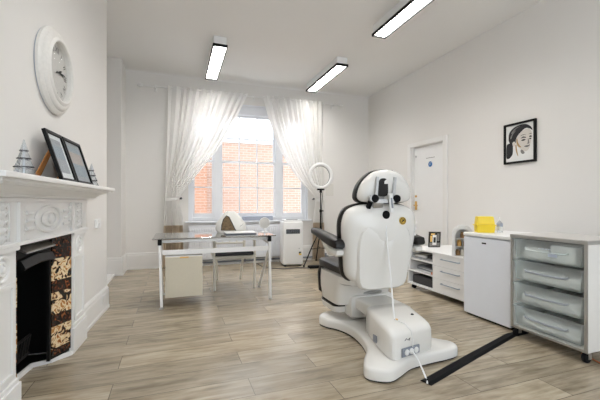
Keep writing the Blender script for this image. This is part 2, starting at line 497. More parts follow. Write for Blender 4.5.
b.box(XR-.0, DY0, 0, XR+.1, DY0+.012, DZ); b.box(XR, DY1-.012, 0, XR+.1, DY1, DZ); b.box(XR, DY0, DZ-.012, XR+.1, DY1, DZ)
struct(b, 'trim_3', M['trim'])
struct(MB().box(XR+.2, DY0-.1, 0, XR+.24, DY1+.1, DZ+.1), 'wall_behind_door', M['wall'])

# ------------------------------------------------------------------ outside
bb_ = thing('brick_building', 'long pale orange brick wall of the house outside the window', 'building', (3, 11, 0))
MB().box(-8, 0, -4, 8, .4, 3.0).build('brick_wall', M['brick'], bb_)
MB().box(-8.05, -.05, 3.0, 8.05, .45, 3.08).build('coping', M['stone'], bb_)
tag(MB().box(-.8, 10.2, -4, .80, 10.95, 2.28).build('brick_extension', M['brickd']), 'deeper orange brick extension behind the left light of the window', 'building')

# ------------------------------------------------------------------ radiator, sill items
r_ = thing('radiator', 'long white ribbed panel radiator under the window', 'radiator', (1.07, 6.47, .12))
b = MB(); b.box(-.88, -.03, 0, .88, 0, .59, .01)
for i in range(43): b.box(-.86+i*.041, -.042, .04, -.86+i*.041+.018, -.029, .55, .004, 1)
b.build('radiator_panel', M['winw'], r_)
b = MB(); b.box(-.88, -.03, .592, .88, .06, .605); b.build('top_grille', M['winw'], r_)
for x in (-.7, .7): MB().box(x-.03, 0.0, .1, x+.03, .095, .5).build('wall_bracket', M['winw'], r_)
b = MB(); b.tube([(.88, -.015, .03), (.93, -.015, .03), (.93, -.015, -.12)], .011); b.lathe([(.022, -.02), (.022, .05)], (.93, -.015, .03)); b.build('valve', M['winw'], r_, smooth=True)
b = MB(); b.tube([(-.88, -.015, .03), (-.93, -.015, .03), (-.93, -.015, -.12)], .011); b.build('valve', M['steel'], r_, smooth=True)
b = MB(); b.tube([(.0, 6.541, .055), (2.0, 6.541, .055), (2.9, 6.541, .055)], .014); b.tube([(.0, 6.543, .10), (1.7, 6.543, .10)], .01)
for x in (.1, 1.2, 2.2, 2.85): b.box(x-.012, 6.53, .03, x+.012, 6.555, .115)
tag(b.build('heating_pipe', M['greyp'], smooth=True), 'grey heating pipes running low along the wall beneath the radiator', 'pipe')
tag(MB().box(1.16, 6.53, .80, 1.74, 6.60, .885, .012).build('storage_box', M['bluish']), 'low blue-grey box lying on the window sill', 'box')

# ------------------------------------------------------------------ curtains
rd = thing('curtain_rod', 'thin white curtain rod across the whole back wall above the window', 'curtain rod', (1.27, 6.48, 3.12))
b = MB(); b.tube([(-1.82, 0, 0), (1.84, 0, 0)], .013); b.build('rod', M['trim'], rd, smooth=True)
for x in (-1.86, 1.88):
    b = MB(); b.lathe([(.0, -.05), (.022, -.045), (.036, -.015), (.036, .015), (.022, .045), (0, .05)], (x, 0, 0), 'x', 16); b.build('finial', M['trim'], rd, smooth=True)
for x in (-1.62, .10, 1.72):
    b = MB(); b.bar((x, 0, -.01), (x, .10, -.01), .014, .014); b.box(x-.025, .088, -.06, x+.025, .10, .06, .004); b.torus((x, 0, 0), .02, .007, 'x', 16, 8); b.build('bracket', M['trim'], rd, smooth=True)

def interp(tab, z):
    for (z0, v0), (z1, v1) in zip(tab, tab[1:]):
        if z0 >= z >= z1: return v0+(v1-v0)*(z0-z)/(z0-z1)
    return tab[-1][1] if z < tab[-1][0] else tab[0][1]
def curtain(outer, inner, label, sgn, nf, seed):
    rnd = random.Random(seed)
    root = thing('curtain', label, 'curtain', (outer[0][1], 6.48, 0), 0, 'tied back sheer curtains')
    ph = [rnd.uniform(-.5, .5) for _ in range(nf*2+2)]
    zs_all = [3.155, 3.12, 3.09, 3.0, 2.85, 2.7, 2.5, 2.3, 2.1, 1.95, 1.8, 1.7, 1.6, 1.5, 1.42, 1.35, 1.29, 1.24, 1.20, 1.16, 1.11, 1.04, .95, .85, .74]
    zs_low = [.74, .6, .45, .3, .15, .015]
    N = nf*8
    def row(z):
        o, i = interp(outer, z), interp(inner, z)
        w_ = abs(i-o); k = max(0, 1-abs(z-1.2)/.45)
        amp = .016+.012*max(0, (z-1.4)/1.7) - .004*k + (.002 if z < 1 else 0)
        r = []
        for q in range(N+1):
            u = q/N
            a = 2*PI*nf*u + .9*math.sin(2*PI*u*3+seed)+.5*math.sin(2*PI*u*5)
            y = -amp*math.sin(a)*(1-.25*math.sin(u*9+seed)) + .006*math.sin(z*1.1+u*9)
            x = o+(i-o)*(u+.25/nf*math.sin(2*a)*.35)
            r.append((x-outer[0][1], y-(.03*k if z > .8 else 0)-.01, z))
        return r
    MB().rings([row(z) for z in zs_all], closed=False, cap=(False, False)).build('sheer_panel', M['sheer'], root, smooth=True)
    MB().rings([row(z) for z in zs_low], closed=False, cap=(False, False)).build('beige_border', M['sheerd'], root, smooth=True, label='beige lower border')
    # tieback band
    o, i = interp(outer, 1.2)-outer[0][1], interp(inner, 1.2)-outer[0][1]
    cx = (o+i)/2; rw = abs(i-o)/2*.9
    b = MB(); b.rings([[(cx+rw*math.cos(t*PI/12)*s_, -.03+.05*math.sin(t*PI/12)*s_, zz+.012*math.cos(t*PI/12)) for t in range(24)] for s_, zz in ((1, 1.17), (1.03, 1.185), (1.03, 1.205), (1, 1.22))], cap=(False, False))
    b.build('tieback', M['sheer'], root, smooth=True)
    b = MB(); b.tube([(i+.02*sgn, .09, 1.2), (i+.02*sgn, -.0, 1.2), (i+.035*sgn, -.03, 1.21)], .008); b.lathe([(.02, 0), (.02, .01)], (i+.035*sgn, -.04, 1.21), 'y', 16); b.build('tieback_hook', M['dgrey'], root, smooth=True)
curtain([(3.2, -.15), (2.4, -.16), (1.2, -.20), (0, -.24)],
        [(3.2, 1.24), (3.1, 1.21), (2.65, 1.0), (2.18, .75), (1.85, .50), (1.55, .27), (1.3, .08), (1.2, .03), (1.1, .045), (.9, .09), (0, .11)],
        'left sheer curtain beside the desk, swept aside to the tieback', 1, 12, 1.3)
curtain([(3.2, 2.74), (1.2, 2.77), (0, 2.79)],
        [(3.2, 1.50), (3.1, 1.53), (2.7, 1.64), (2.31, 1.79), (2.0, 1.94), (1.75, 2.10), (1.5, 2.32), (1.3, 2.52), (1.2, 2.58), (1.1, 2.575), (.9, 2.55), (0, 2.53)],
        'right sheer curtain behind the ring light, swept aside to the tieback', -1, 11, 4.1)

# ------------------------------------------------------------------ ceiling lights
def ceiling_light(cx, cy, L_, label):
    t = thing('ceiling_light', label, 'ceiling light', (cx, cy, H), 0, 'black rimmed ceiling lights')
    W = .197; l = L_/2; w_ = W/2
    MB().box(-w_+.012, -l+.01, -.11, w_-.012, l-.01, 0, .004).build('housing', M['lam'], t)
    b = MB()
    b.box(-w_, -l, -.14, -w_+.014, l, -.105); b.box(w_-.014, -l, -.14, w_, l, -.105)
    b.box(-w_+.014, -l, -.14, w_-.014, -l+.018, -.105); b.box(-w_+.014, l-.018, -.14, w_-.014, l, -.105)
    b.build('rim', M['black'], t, label='black rim')
    MB().box(-w_+.014, -l+.018, -.118, w_-.014, l-.018, -.111).build('diffuser', M['lamp'], t, label='lit white diffuser')
    b = MB()
    for k in range(1, 4): x = -w_+k*W/4; b.box(x-.0015, -l+.018, -.133, x+.0015, l-.018, -.119)
    n = int(L_/.052)
    for k in range(1, n): y = -l+k*L_/n; b.box(-w_+.014, y-.0015, -.133, w_-.014, y+.0015, -.119)
    b.build('louvre', M['lam'], t)
    return t
l0 = ceiling_light(.555, 5.53, 1.38, 'ceiling light nearest the left curtain')
for x, y, lb in ((2.415, 5.59, 'ceiling light over the right curtain, in front of the back right corner'),
                 (2.44, 3.23, 'largest ceiling light, above the treatment chair and cut by the top edge')):
    c = copy_tree(l0); c.location = (x, y, H); c['label'] = lb
c = copy_tree(l0); c.location = (.545, 2.85, H); c['label'] = 'added unseen ceiling light above the middle of the floor, near the camera'  # extra lamp out of view, added to help light the room

# ------------------------------------------------------------------ fireplace
fp = thing('fireplace', 'white carved fireplace surround with shelf and tiled black cast iron insert', 'fireplace', (*LO, 0), LA)
CT = 1.65
def lb(m, t0, t1, p0, p1, z0, z1, bev=0.): m.box(p0, -t0, z0, p1, -t1, z1, bev)
def side(m, t0, t1, *a):     # mirrored on both sides of the centre
    lb(m, t0, t1, *a); lb(m, 2*CT-t1, 2*CT-t0, *a)
# shelf
b = MB(); lb(b, .72, 2.58, .0, .235, 1.235, 1.262, .006); lb(b, .76, 2.54, .0, .205, 1.222, 1.236)
b.build('mantel_shelf', M['mantel'], fp)
b = MB()
prof = [(0, 1.16), (.085, 1.16), (.09, 1.172), (.105, 1.178), (.125, 1.195), (.16, 1.207), (.185, 1.212), (.19, 1.222), (0, 1.222)]
b.rings([[(p, -t-(0 if s_ < 0 else 0), z) for p, z in prof] for t, s_ in ((.80, 1), (2.50, -1))])
b.build('cornice', M['mantel'], fp)
# frieze with carving
b = MB(); lb(b, .90, 2.40, 0, .05, .905, 1.162)
lb(b, .89, 2.41, .05, .062, 1.135, 1.158, .003); lb(b, .89, 2.41, .05, .068, .905, .925, .003)
lb(b, 1.24, 1.28, .05, .066, .925, 1.135); lb(b, 2.02, 2.06, .05, .066, .925, 1.135)
b.build('frieze', M['mantel'], fp)
b = MB()
b.torus((.055, -CT, 1.03), .10, .011, 'x', 36, 8); b.torus((.055, -CT, 1.03), .055, .009, 'x', 28, 8)
for v in b.bm.verts: v.co.y = -CT+(v.co.y+CT)*1.95; v.co.z = 1.03+(v.co.z-1.03)*.80
b.lathe([(.028, 0), (.024, .012), (0, .018)], (.05, -CT, 1.03), 'x', 16)
b.build('carved_oval', M['mantel'], fp, smooth=True)
for sg in (-1, 1):
    b = MB()
    for k in range(3):
        b.tube([(.052, -CT+sg*(.225), .985+k*.045), (.056, -CT+sg*.27, .985+k*.045), (.052, -CT+sg*.315, .985+k*.045)], .012, 8)
    for k in range(4):
        b.lathe([(.017, 0), (.014, .012), (0, .016)], (.05, -CT+sg*.347, .97+k*.042), 'x', 10)
    b.build('carved_reeding', M['mantel'], fp, smooth=True)
for cy in (1.09, 2*CT-1.09):
    b = MB()
    for k in range(5):
        b.lathe([(.026, 0), (.019, .01), (0, .016)], (.05, -cy, .952+k*.04), 'x', 10)
        for q in (-1, 1): b.tube([(.052, -cy+q*.045, .945+k*.04), (.058, -cy+q*.02, .96+k*.04)], .009, 6)
    b.box(.05, -cy-.075, .935, .057, -cy-.066, 1.13); b.box(.05, -cy+.066, .935, .057, -cy+.075, 1.13)
    b.build('carved_leaf_panel', M['mantel'], fp, smooth=True)
# pilasters
for a0, a1 in ((.95, 1.23), (2*CT-1.23, 2*CT-.95)):
    m_ = (a0+a1)/2
    b = MB(); lb(b, a0, a1, 0, .05, .0, .905)
    lb(b, a0+.03, a0+.05, .05, .06, .24, .72); lb(b, a1-.05, a1-.03, .05, .06, .24, .72)
    lb(b, a0+.05, a1-.05, .05, .06, .24, .26); lb(b, a0+.05, a1-.05, .05, .06, .70, .72)
    lb(b, a0-.005, a1+.005, .05, .066, .885, .905)
    b.torus((.052, -m_, .805), .062, .01, 'x', 28, 8); b.torus((.052, -m_, .805), .032, .008, 'x', 20, 8)
    b.lathe([(.018, 0), (.014, .014), (0, .018)], (.05, -m_, .805), 'x', 12)
    b.build('pilaster', M['mantel'], fp)
    b = MB(); lb(b, a0-.02, a1+.02 if a0 < CT else a1+.02, 0, .068, 0, .19, .004); lb(b, a0-.012, a1+.012, 0, .06, .19, .215, .004)
    b.build('plinth_block', M['mantel'], fp)
# insert
b = MB(); lb(b, 1.23, 2.07, -.49, -.47, .0, .92); lb(b, 1.222, 1.24, -.49, -.07, .03, .92); lb(b, 2.06, 2.078, -.49, -.07, .03, .92)
lb(b, 1.24, 2.06, -.49, -.02, .905, .922)
b.build('firebox', M['black'], fp)
b = MB()   # cast iron front: header, arch and inner jambs
lb(b, 1.40, 1.90, -.05, -.03, .80, .905)
lb(b, 1.40, 1.42, -.05, -.03, .03, .80); lb(b, 1.88, 1.90, -.05, -.03, .03, .80)
b.rings([[(-.03, -t, z), (-.01, -t, z-.005), (.012, -t, z-.05), (.006, -t, z-.06), (-.04, -t, z-.03)] for t, z in ((1.43, .80), (1.55, .81), (1.65, .815), (1.75, .81), (1.87, .80))])
b.build('insert_front', M['black'], fp)
b = MB(); b.rings([[(-.03, -t, z), (.012, -t, z-.03), (.012, -t, z-.04), (-.03, -t, z-.02)] for t, z in ((1.44, .875), (1.86, .875))])
b.build('hood_louvre', M['steel'], fp, label='steel canopy strip')
b = MB()
for k in range(9): b.tube([(-.14, -1.49-k*.04, .12), (-.12, -1.49-k*.04, .24)], .007, 6)
b.tube([(-.13, -1.46, .24), (-.13, -1.84, .24)], .01, 8); b.tube([(-.14, -1.46, .12), (-.14, -1.84, .12)], .01, 8)
b.build('grate', M['iron'], fp)
for sg in (0, 1):
    def tp(t): return t if not sg else 2*CT-t
    A_ = Vector((.047, -tp(1.234), 0)); B_ = Vector((-.035, -tp(1.40), 0))
    nrm = Vector(((B_-A_).y, -(B_-A_).x, 0)).normalized()
    if nrm.x < 0: nrm = -nrm
    b = MB(); b.rings([[A_-nrm*.02+Vector((0, 0, z)), A_-nrm*.002+Vector((0, 0, z)), B_-nrm*.002+Vector((0, 0, z)), B_-nrm*.02+Vector((0, 0, z))] for z in (.03, .905)])
    ck = b.build('tile_cheek', M['iron'], fp)
    z = .05
    spans = [(.05, .098, 0), (.10, .255, 1), (.257, .338, 0), (.34, .495, 1), (.497, .578, 0), (.58, .735, 1), (.737, .80, 0), (.802, .895, 0)]
    for z0, z1, fl in spans:
        b = MB(); b.rings([[A_+(B_-A_)*.05+Vector((0, 0, z_)), A_+(B_-A_)*.05+nrm*.006+Vector((0, 0, z_)), A_+(B_-A_)*.95+nrm*.006+Vector((0, 0, z_)), A_+(B_-A_)*.95+Vector((0, 0, z_))] for z_ in (z0, z1)])
        b.build('floral_tile' if fl else 'dark_tile', M['tile'] if fl else M['tiled'], ck)
# pale lip on the floor round the recess
pts = [(1.235, .045), (1.27, .04), (1.34, -.03), (1.37, -.05), (1.42, -.145), (1.65, -.16), (1.88, -.145), (1.93, -.05), (1.96, -.03), (2.03, .04), (2.065, .045)]
b = MB(); b.rings([[(p, -t, 0), (p+.018, -t, 0), (p+.014, -t, .03), (p, -t, .03)] for t, p in pts]); b.build('hearth_lip', M['mantel'], fp)
b = MB(); b.prism([(p-.001, -t) for t, p in pts[1:-1]]+[(-.46, -2.05), (-.46, -1.25)], .001, .029); b.build('hearth', M['black'], fp)

# switch and socket on the chimney breast
x, y = LW(.40)
b = thing('wall_switch', 'small white box switch on the chimney breast right of the mantel', 'switch', (x, y, .93), LA)
MB().box(0, -.06, -.045, .03, .06, .045, .006).build('box', M['whitep'], b); MB().box(.03, -.02, -.012, .036, .02, .012, .002).build('rocker', M['whitep'], b)
x, y = LW(.22, .022)
b = thing('wall_socket', 'white double wall socket low on the chimney breast skirting', 'socket', (x, y, .15), LA)
MB().box(0, -.073, -.043, .01, .073, .043, .003).build('face_plate', M['whitep'], b)
for q in (-.04, .04): MB().box(.01, q-.012, .018, .014, q+.012, .034, .001).build('switch', M['whitep'], b)
tag(MB().box(2.86, 6.566, 1.28, 3.03, 6.58, 1.52, .004).build('blanking_plate', mat('plate_paint', (.76, .74, .69), .6)), 'pale rectangular blanking plate on the back wall right of the ring light', 'plate')
b = thing('door_entry_box', 'small white wall box with black edge behind the headrest', 'wall box', (XR, 5.80, 1.55))
MB().box(-.05, -.09, 0, 0, .10, .18, .004).build('box', M['whitep'], b); MB().box(-.055, -.125, -.01, 0, -.09, .20, .003).build('side_strip', M['black'], b)

# ------------------------------------------------------------------ clock
x, y = LW(1.455)
ck = thing('wall_clock', 'large round white distressed wall clock on the chimney breast', 'clock', (x, y, 2.03), LA)
b = MB(); b.lathe([(.0, .0), (.284, .0), (.284, .012), (.0, .012)], axis='x', n=64); b.build('back_plate', M['bluish'], ck, smooth=True)
b = MB(); n_ = 64
prof = [(.275, .006), (.275, .022), (.262, .036), (.25, .038), (.243, .048), (.225, .056), (.215, .056), (.208, .063), (.198, .068), (.190, .064), (.187, .05), (.187, .014), (.20, .008)]
vr = []
b.rings([[(h_, r__*math.cos(2*PI*i/n_), r__*math.sin(2*PI*i/n_)) for r__, h_ in prof] for i in list(range(n_))+[0]], cap=(False, False))
bmesh.ops.remove_doubles(b.bm, verts=b.bm.verts[:], dist=1e-5)
bmesh.ops.scale(b.bm, vec=(1, 1.05, 1.05), verts=b.bm.verts[:])
b.build('rim', M['clockw'], ck, smooth=True)
b = MB(); b.lathe([(.196, .012), (.196, .026), (0, .026)], axis='x', n=48); b.build('dial', M['clockf'], ck)
for k, s_ in enumerate(['XII', 'I', 'II', 'III', 'IV', 'V', 'VI', 'VII', 'VIII', 'IX', 'X', 'XI']):
    a = 2*PI*k/12; b = MB()
    # seen from the room (+x), the viewer's right is +y
    text_mesh(b, s_, .056, lambda u, v, a=a: (.0275, .150*math.sin(a)+u*math.cos(a)+v*math.sin(a), .150*math.cos(a)-u*math.sin(a)+v*math.cos(a)))
    b.build('numeral', M['ink'], ck)
for nm, a, l in (('hour_hand', 68, .085), ('minute_hand', 84, .125)):
    a = R(a); d = Vector((0, math.sin(a), math.cos(a))); p = Vector((0, d.z, -d.y))
    b = MB(); o_ = Vector((.030 if nm[0] == 'h' else .034, 0, 0))
    b.rings([[o_+d*q+p*w_*.5, o_+d*q-p*w_*.5, o_+d*q-p*w_*.5+Vector((.002, 0, 0)), o_+d*q+p*w_*.5+Vector((.002, 0, 0))] for q, w_ in ((-.03, .006), (0, .008), (l*.7, .012), (l, .002))])
    b.build(nm, M['ink'], ck)
b = MB(); b.lathe([(.195, .052), (.1, .056), (0, .057)], axis='x', n=48); b.build('glass', clear('clock_glass', (.98, .98, .98), .0, fac=.004), ck, smooth=True)

# ------------------------------------------------------------------ things on the mantel
ZM = 1.262
def glass_tree(cx, cy, label, s_=1.):
    t = thing('glass_tree', label, 'ornament', (cx, cy, ZM), 0, 'tiered glass tree ornaments')
    tiers = [(.0, .056, .040), (.045, .043, .028), (.088, .030, .016), (.128, .018, .004)]
    for k, (z, r0, r1) in enumerate(tiers):
        b = MB(); b.lathe([(r0*.8, z+.001), (r0, z+.007), (r1, z+.041), (r1*.9, z+.043)] if k < 3 else [(r0, z+.002), (r0, z+.008), (.003, z+.062), (0, z+.063)], n=8)
        b.build('glass_tier', M['crystal'], t)
        b = MB(); b.torus((0, 0, z+.006), r0*.98, .0028, 'z', 16, 6); b.build('dark_band', M['dgrey'] if k else M['bluish'], t)
    b = MB(); b.lathe([(.012, .004), (.008, .05), (.004, .1), (.002, .16)], n=8); b.build('core', M['steel'], t)
glass_tree(-.735, 2.15, 'larger looking glass tree ornament left of the photo frames on the mantel shelf')
glass_tree(-.665, 3.30, 'glass tree ornament at the far right end of the mantel shelf')

def photo_frame(t0, t1, h_, label, mats):
    """frame leaning back towards the wall, facing the room; bottom front at p=.16"""
    x, y = LW((t0+t1)/2, .165)
    t = thing('photo_frame', label, 'photo frame', (x, y, ZM+.008), LA, 'black photo frames on the mantel shelf')
    W = t1-t0; lean = math.atan2(.105, h_)
    X = Matrix.Rotation(-lean, 4, 'Y')
    b = MB(); e = .02; w_ = W/2
    b.box(-.022, -w_, 0, 0, -w_+e, h_); b.box(-.022, w_-e, 0, 0, w_, h_)
    b.box(-.022, -w_+e, 0, 0, w_-e, e); b.box(-.022, -w_+e, h_-e, 0, w_-e, h_)
    b.xf(X).build('frame', M['black'], t, bev=.002)
    b = MB(); b.box(-.018, -w_+e, e, -.012, w_-e, h_-e)
    b.mi = 1; b.box(-.0119, -w_+.05, .06, -.0110, w_-.05, h_*.46)
    b.mi = 2; b.box(-.0119, -w_+.05, h_*.46, -.0110, w_-.05, h_*.72)
    b.mi = 3; b.box(-.0119, -w_+.05, h_*.72, -.0110, w_-.05, h_-.05)
    b.xf(X).build('picture', mats, t)
    b = MB(); b.box(-.008, -w_+e, e, -.006, w_-e, h_-e); b.xf(X).build('glass', clear('frame_glass', (.95, .96, .97), .0, fac=.08), t)
    b = MB()
    zt = h_*.62; xt = -math.sin(lean)*zt-.022; xb = -.145
    b.rings([[(xt, -.09, zt), (xt, -.04, zt), (xt-.006, -.04, zt+.002), (xt-.006, -.09, zt+.002)],
             [(xb+.006, -.19, 0), (xb+.006, -.115, 0), (xb, -.115, 0), (xb, -.19, 0)]])
    b.build('easel_strut', M['orange'], t, label='brown easel strut')
photo_frame(1.485, 1.755, .335, 'black photo frame nearer the camera, its brown strut showing behind', [M['paper'], M['arts'], M['artb'], M['arts']])
photo_frame(1.11, 1.47, .335, 'black photo frame further from the camera with a beach coloured print', [M['arts'], M['artb'], M['artc'], M['artb']])

# ------------------------------------------------------------------ portrait on the right wall
pt = thing('framed_portrait', 'black framed portrait drawing of a dark haired person on the right wall', 'picture', (XR, 3.07, 1.605))
W_, Hh = .41, .485; w_ = W_/2
b = MB(); e = .024
b.box(-.028, -w_, 0, 0, -w_+e, Hh); b.box(-.028, w_-e, 0, 0, w_, Hh); b.box(-.028, -w_+e, 0, 0, w_-e, e); b.box(-.028, -w_+e, Hh-e, 0, w_-e, Hh)
b.build('frame', M['black'], pt, bev=.002)
# drawing; u = viewer's right (viewer faces +x, right is -y), v up; both 0..1
def D_(u, v, d): return (-.012-d*.0004, w_-e-u*(W_-2*e), e+v*(Hh-2*e))
b = MB()
def shape(pts, mi, d):
    b.mi = mi; P2 = []
    n = len(pts)
    for i in range(n):   # Catmull-Rom closed
        p0, p1, p2, p3 = pts[i-1], pts[i], pts[(i+1) % n], pts[(i+2) % n]
        for t in (0, .25, .5, .75):
            P2.append(tuple(.5*((2*p1[k])+(-p0[k]+p2[k])*t+(2*p0[k]-5*p1[k]+4*p2[k]-p3[k])*t*t+(-p0[k]+3*p1[k]-3*p2[k]+p3[k])*t**3) for k in (0, 1)))
    vs = [b.bm.verts.new(D_(u, v, d)) for u, v in P2]
    f = b.bm.faces.new(vs); f.material_index = mi
    bmesh.ops.triangulate(b.bm, faces=[f])
b.mi = 0; b.face([D_(0, 0, 0), D_(1, 0, 0), D_(1, 1, 0), D_(0, 1, 0)])
shape([(.10, .60), (.12, .80), (.28, .93), (.52, .98), (.74, .96), (.90, .86), (.94, .77), (.86, .82), (.72, .86), (.58, .80), (.44, .70), (.36, .58), (.36, .50), (.24, .49), (.17, .50)], 2, 1)
shape([(.03, .48), (.12, .52), (.24, .50), (.26, .36), (.24, .20), (.12, .10), (.02, .12), (.01, .30)], 2, 1.5)
shape([(.38, .60), (.50, .74), (.66, .83), (.82, .83), (.91, .74), (.92, .60), (.88, .44), (.84, .32), (.74, .24), (.62, .27), (.48, .36), (.38, .46)], 1, 2)
shape([(.24, .52), (.32, .55), (.36, .48), (.32, .42), (.26, .43)], 1, 2.5)
shape([(.35, .44), (.39, .44), (.41, .30), (.45, .16), (.43, .15), (.37, .28)], 4, 3)
shape([(.54, .60), (.62, .645), (.72, .62), (.72, .60), (.62, .61)], 2, 3.5)
shape([(.56, .55), (.63, .575), (.71, .56), (.68, .535), (.60, .53)], 2, 3.5)
shape([(.83, .62), (.88, .64), (.92, .62), (.92, .60), (.86, .60)], 2, 3.5)
shape([(.83, .56), (.88, .575), (.91, .555), (.87, .54)], 2, 3.5)
shape([(.79, .56), (.81, .56), (.84, .46), (.82, .43), (.75, .44), (.79, .47)], 3, 3.5)
shape([(.66, .375), (.74, .40), (.80, .395), (.86, .405), (.84, .37), (.76, .345)], 3, 3.5)
shape([(.38, .58), (.42, .62), (.44, .52), (.50, .43), (.56, .37), (.48, .38), (.41, .46)], 4, 3.2)
shape([(.20, .80), (.34, .90), (.52, .945), (.50, .935), (.36, .885), (.24, .785)], 3, 3.6)
shape([(.16, .66), (.24, .78), (.36, .85), (.34, .82), (.26, .75), (.20, .64)], 3, 3.6)
shape([(.52, .665), (.62, .70), (.74, .675), (.62, .685)], 2, 3.7)
shape([(.82, .68), (.88, .70), (.93, .675), (.88, .685)], 2, 3.7)
shape([(.67, .365), (.76, .372), (.85, .38), (.76, .362)], 2, 3.9)
shape([(.55, .30), (.62, .28), (.68, .20), (.60, .18), (.54, .24)], 3, 3.2)
b.build('drawing', [M['paper'], M['skin'], M['ink'], M['midink'], M['sepia']], pt)

# ------------------------------------------------------------------ desk
dk = thing('desk', 'glass topped desk with white metal legs and a cream drawer pedestal', 'desk', (.43, 4.38, 0))
# local x -.67..67, y -.36..40
MB().box(-.68, -.36, .738, .68, .40, .750, .003).build('glass_top', M['desk_glass'], dk, label='tinted glass top')
b = MB(); b.box(-.60, -.34, .70, .60, -.31, .730); b.box(-.60, .34, .70, .60, .37, .730); b.box(-.62, -.34, .70, -.58, .37, .730); b.box(.58, -.34, .70, .62, .37, .730)
b.build('top_frame', M['alu'], dk)
MB().box(-.58, -.335, .568, .60, -.315, .622, .002).build('front_rail', M['lam'], dk)
for sx in (-1, 1):
    x = sx*.605
    b = MB(); b.bar((x, -.33, .70), (x-(.0 if sx > 0 else -.02), -.365, .02), .028, .034); b.build('leg', M['lam'], dk, bev=.003)
    b = MB(); b.bar((x, -.325, .60), (x+.01, .26, .02), .026, .032); b.build('leg', M['lam'], dk, bev=.003)
    b = MB(); b.bar((x, -.30, .66), (x, .355, .70), .024, .03); b.build('side_brace', M['lam'], dk)
    b = MB(); b.box(x-.02, -.35, .675, x+.02, -.305, .737, .004); b.build('corner_joint', M['black'], dk, label='black corner joint')
    for yy, xx in ((-.365, x+(.02 if sx < 0 else 0)), (.26, x+.01)):
        b = MB(); b.lathe([(.022, 0), (.022, .012), (.012, .02)], (xx, yy, 0), n=14); b.build('foot', M['steel'], dk, smooth=True)
b = MB(); b.box(-.55, -.335, .105, -.162, .12, .550, .003); pd = b.build('pedestal', M['lam'], dk)
MB().box(-.548, -.352, .108, -.164, -.336, .545, .003).build('pedestal_front', M['cream'], pd, label='cream drawer front')
MB().box(-.40, -.356, .53, -.31, -.352, .545, .001).build('pedestal_handle', M['brass'], pd)
# things on the desk
ZD = .7505
lp = thing('laptop', 'closed white laptop lying on the glass desk', 'laptop', (.74, 4.36, ZD))
MB().box(-.185, -.11, .003, .185, .12, .013, .004).build('base', M['greyp'], lp)
MB().box(-.185, -.11, .014, .185, .12, .022, .004).build('lid', M['whitep'], lp)
hd = thing('hooded_case', 'white tapered hood with a dark patterned inside, behind the laptop', 'case', (.665, 4.63, ZD))
def ring_(z, a, c, y0=0.): return [(a*math.copysign(abs(math.cos(t*PI/12))**.8, math.cos(t*PI/12)), y0+c*math.copysign(abs(math.sin(t*PI/12))**.8, math.sin(t*PI/12)), z) for t in range(24)]
b = MB(); b.rings([ring_(.0, .175, .12), ring_(.05, .20, .125), ring_(.12, .185, .115, .003), ring_(.2, .12, .085, .01), ring_(.26, .07, .055, .015), ring_(.275, .05, .04, .018)])
b.build('shell', M['hoodw'], hd, smooth=True)
b = MB()   # triangular arched opening, a recessed lining with a raised lip
op = [(-.135, .03), (-.13, .10), (-.105, .17), (-.065, .215), (-.035, .20), (-.005, .13), (.03, .05), (.045, .03)]
def hood_y(x, z):
    tab = [(0, .175, .12, 0), (.05, .20, .125, 0), (.12, .185, .115, .003), (.2, .12, .085, .01), (.26, .07, .055, .015)]
    for (z0, a0, c0, y0), (z1, a1, c1, y1) in zip(tab, tab[1:]):
        if z0 <= z <= z1:
            k = (z-z0)/(z1-z0); a, c, yy = a0+(a1-a0)*k, c0+(c1-c0)*k, y0+(y1-y0)*k
            u = min(.98, abs(x)/a); return yy-c*(1-u**(2/.8))**(.8/2)
    return 0
zz_ = [.03, .06, .09, .12, .15, .18, .20, .213]
def edge_x(z, left):
    tabs = [(.03, -.135), (.10, -.13), (.17, -.105), (.215, -.065)] if left else [(.03, .045), (.05, .03), (.13, -.005), (.20, -.035), (.215, -.062)]
    for (a, b0), (c, d) in zip(tabs, tabs[1:]):
        if a <= z <= c: return b0+(d-b0)*(z-a)/(c-a)
    return tabs[-1][1]
def lrow(z, off): return [(edge_x(z, 1)+(edge_x(z, 0)-edge_x(z, 1))*q/8, hood_y(edge_x(z, 1)+(edge_x(z, 0)-edge_x(z, 1))*q/8, z)+off, z) for q in range(9)]
b.rings([lrow(z, -.006) for z in zz_], closed=False, cap=(False, False))
b.rings([lrow(z, .0) for z in zz_], closed=False, cap=(False, False))
b.build('lining', M['cat'], hd, label='dark brown patterned inside')
b = MB(); b.tube([(x, hood_y(x, z)-.006, z) for x, z in op], .006, 8); b.build('opening_trim', M['dgrey'], hd, smooth=True)
b = MB(); b.tube([(.10+.012*k, hood_y(.10+.012*k, .075+.008*k)-.001, .075+.009*k+(.004 if k % 2 else -.002)) for k in range(5)], .0018, 6); b.build('script_mark', M['midink'], hd)
mr = thing('table_mirror', 'small round mirror on a stand at the right end of the desk', 'mirror', (1.085, 4.50, ZD))
b = MB(); b.lathe([(.05, 0), (.05, .006), (.012, .012), (.008, .05)], n=24); b.build('stand', M['whitep'], mr, smooth=True)
b = MB(); b.lathe([(.066, -.004), (.066, .0)], (0, -.006, .118), 'y', 32); b.build('mirror_face', M['mirror'], mr)
b = MB(); b.torus((0, 0, .118), .069, .006, 'y', 36, 8); b.lathe([(.068, .002), (.055, .014), (.0, .018)], (0, 0, .118), 'y', 32); b.build('mirror_rim', M['whitep'], mr, smooth=True)

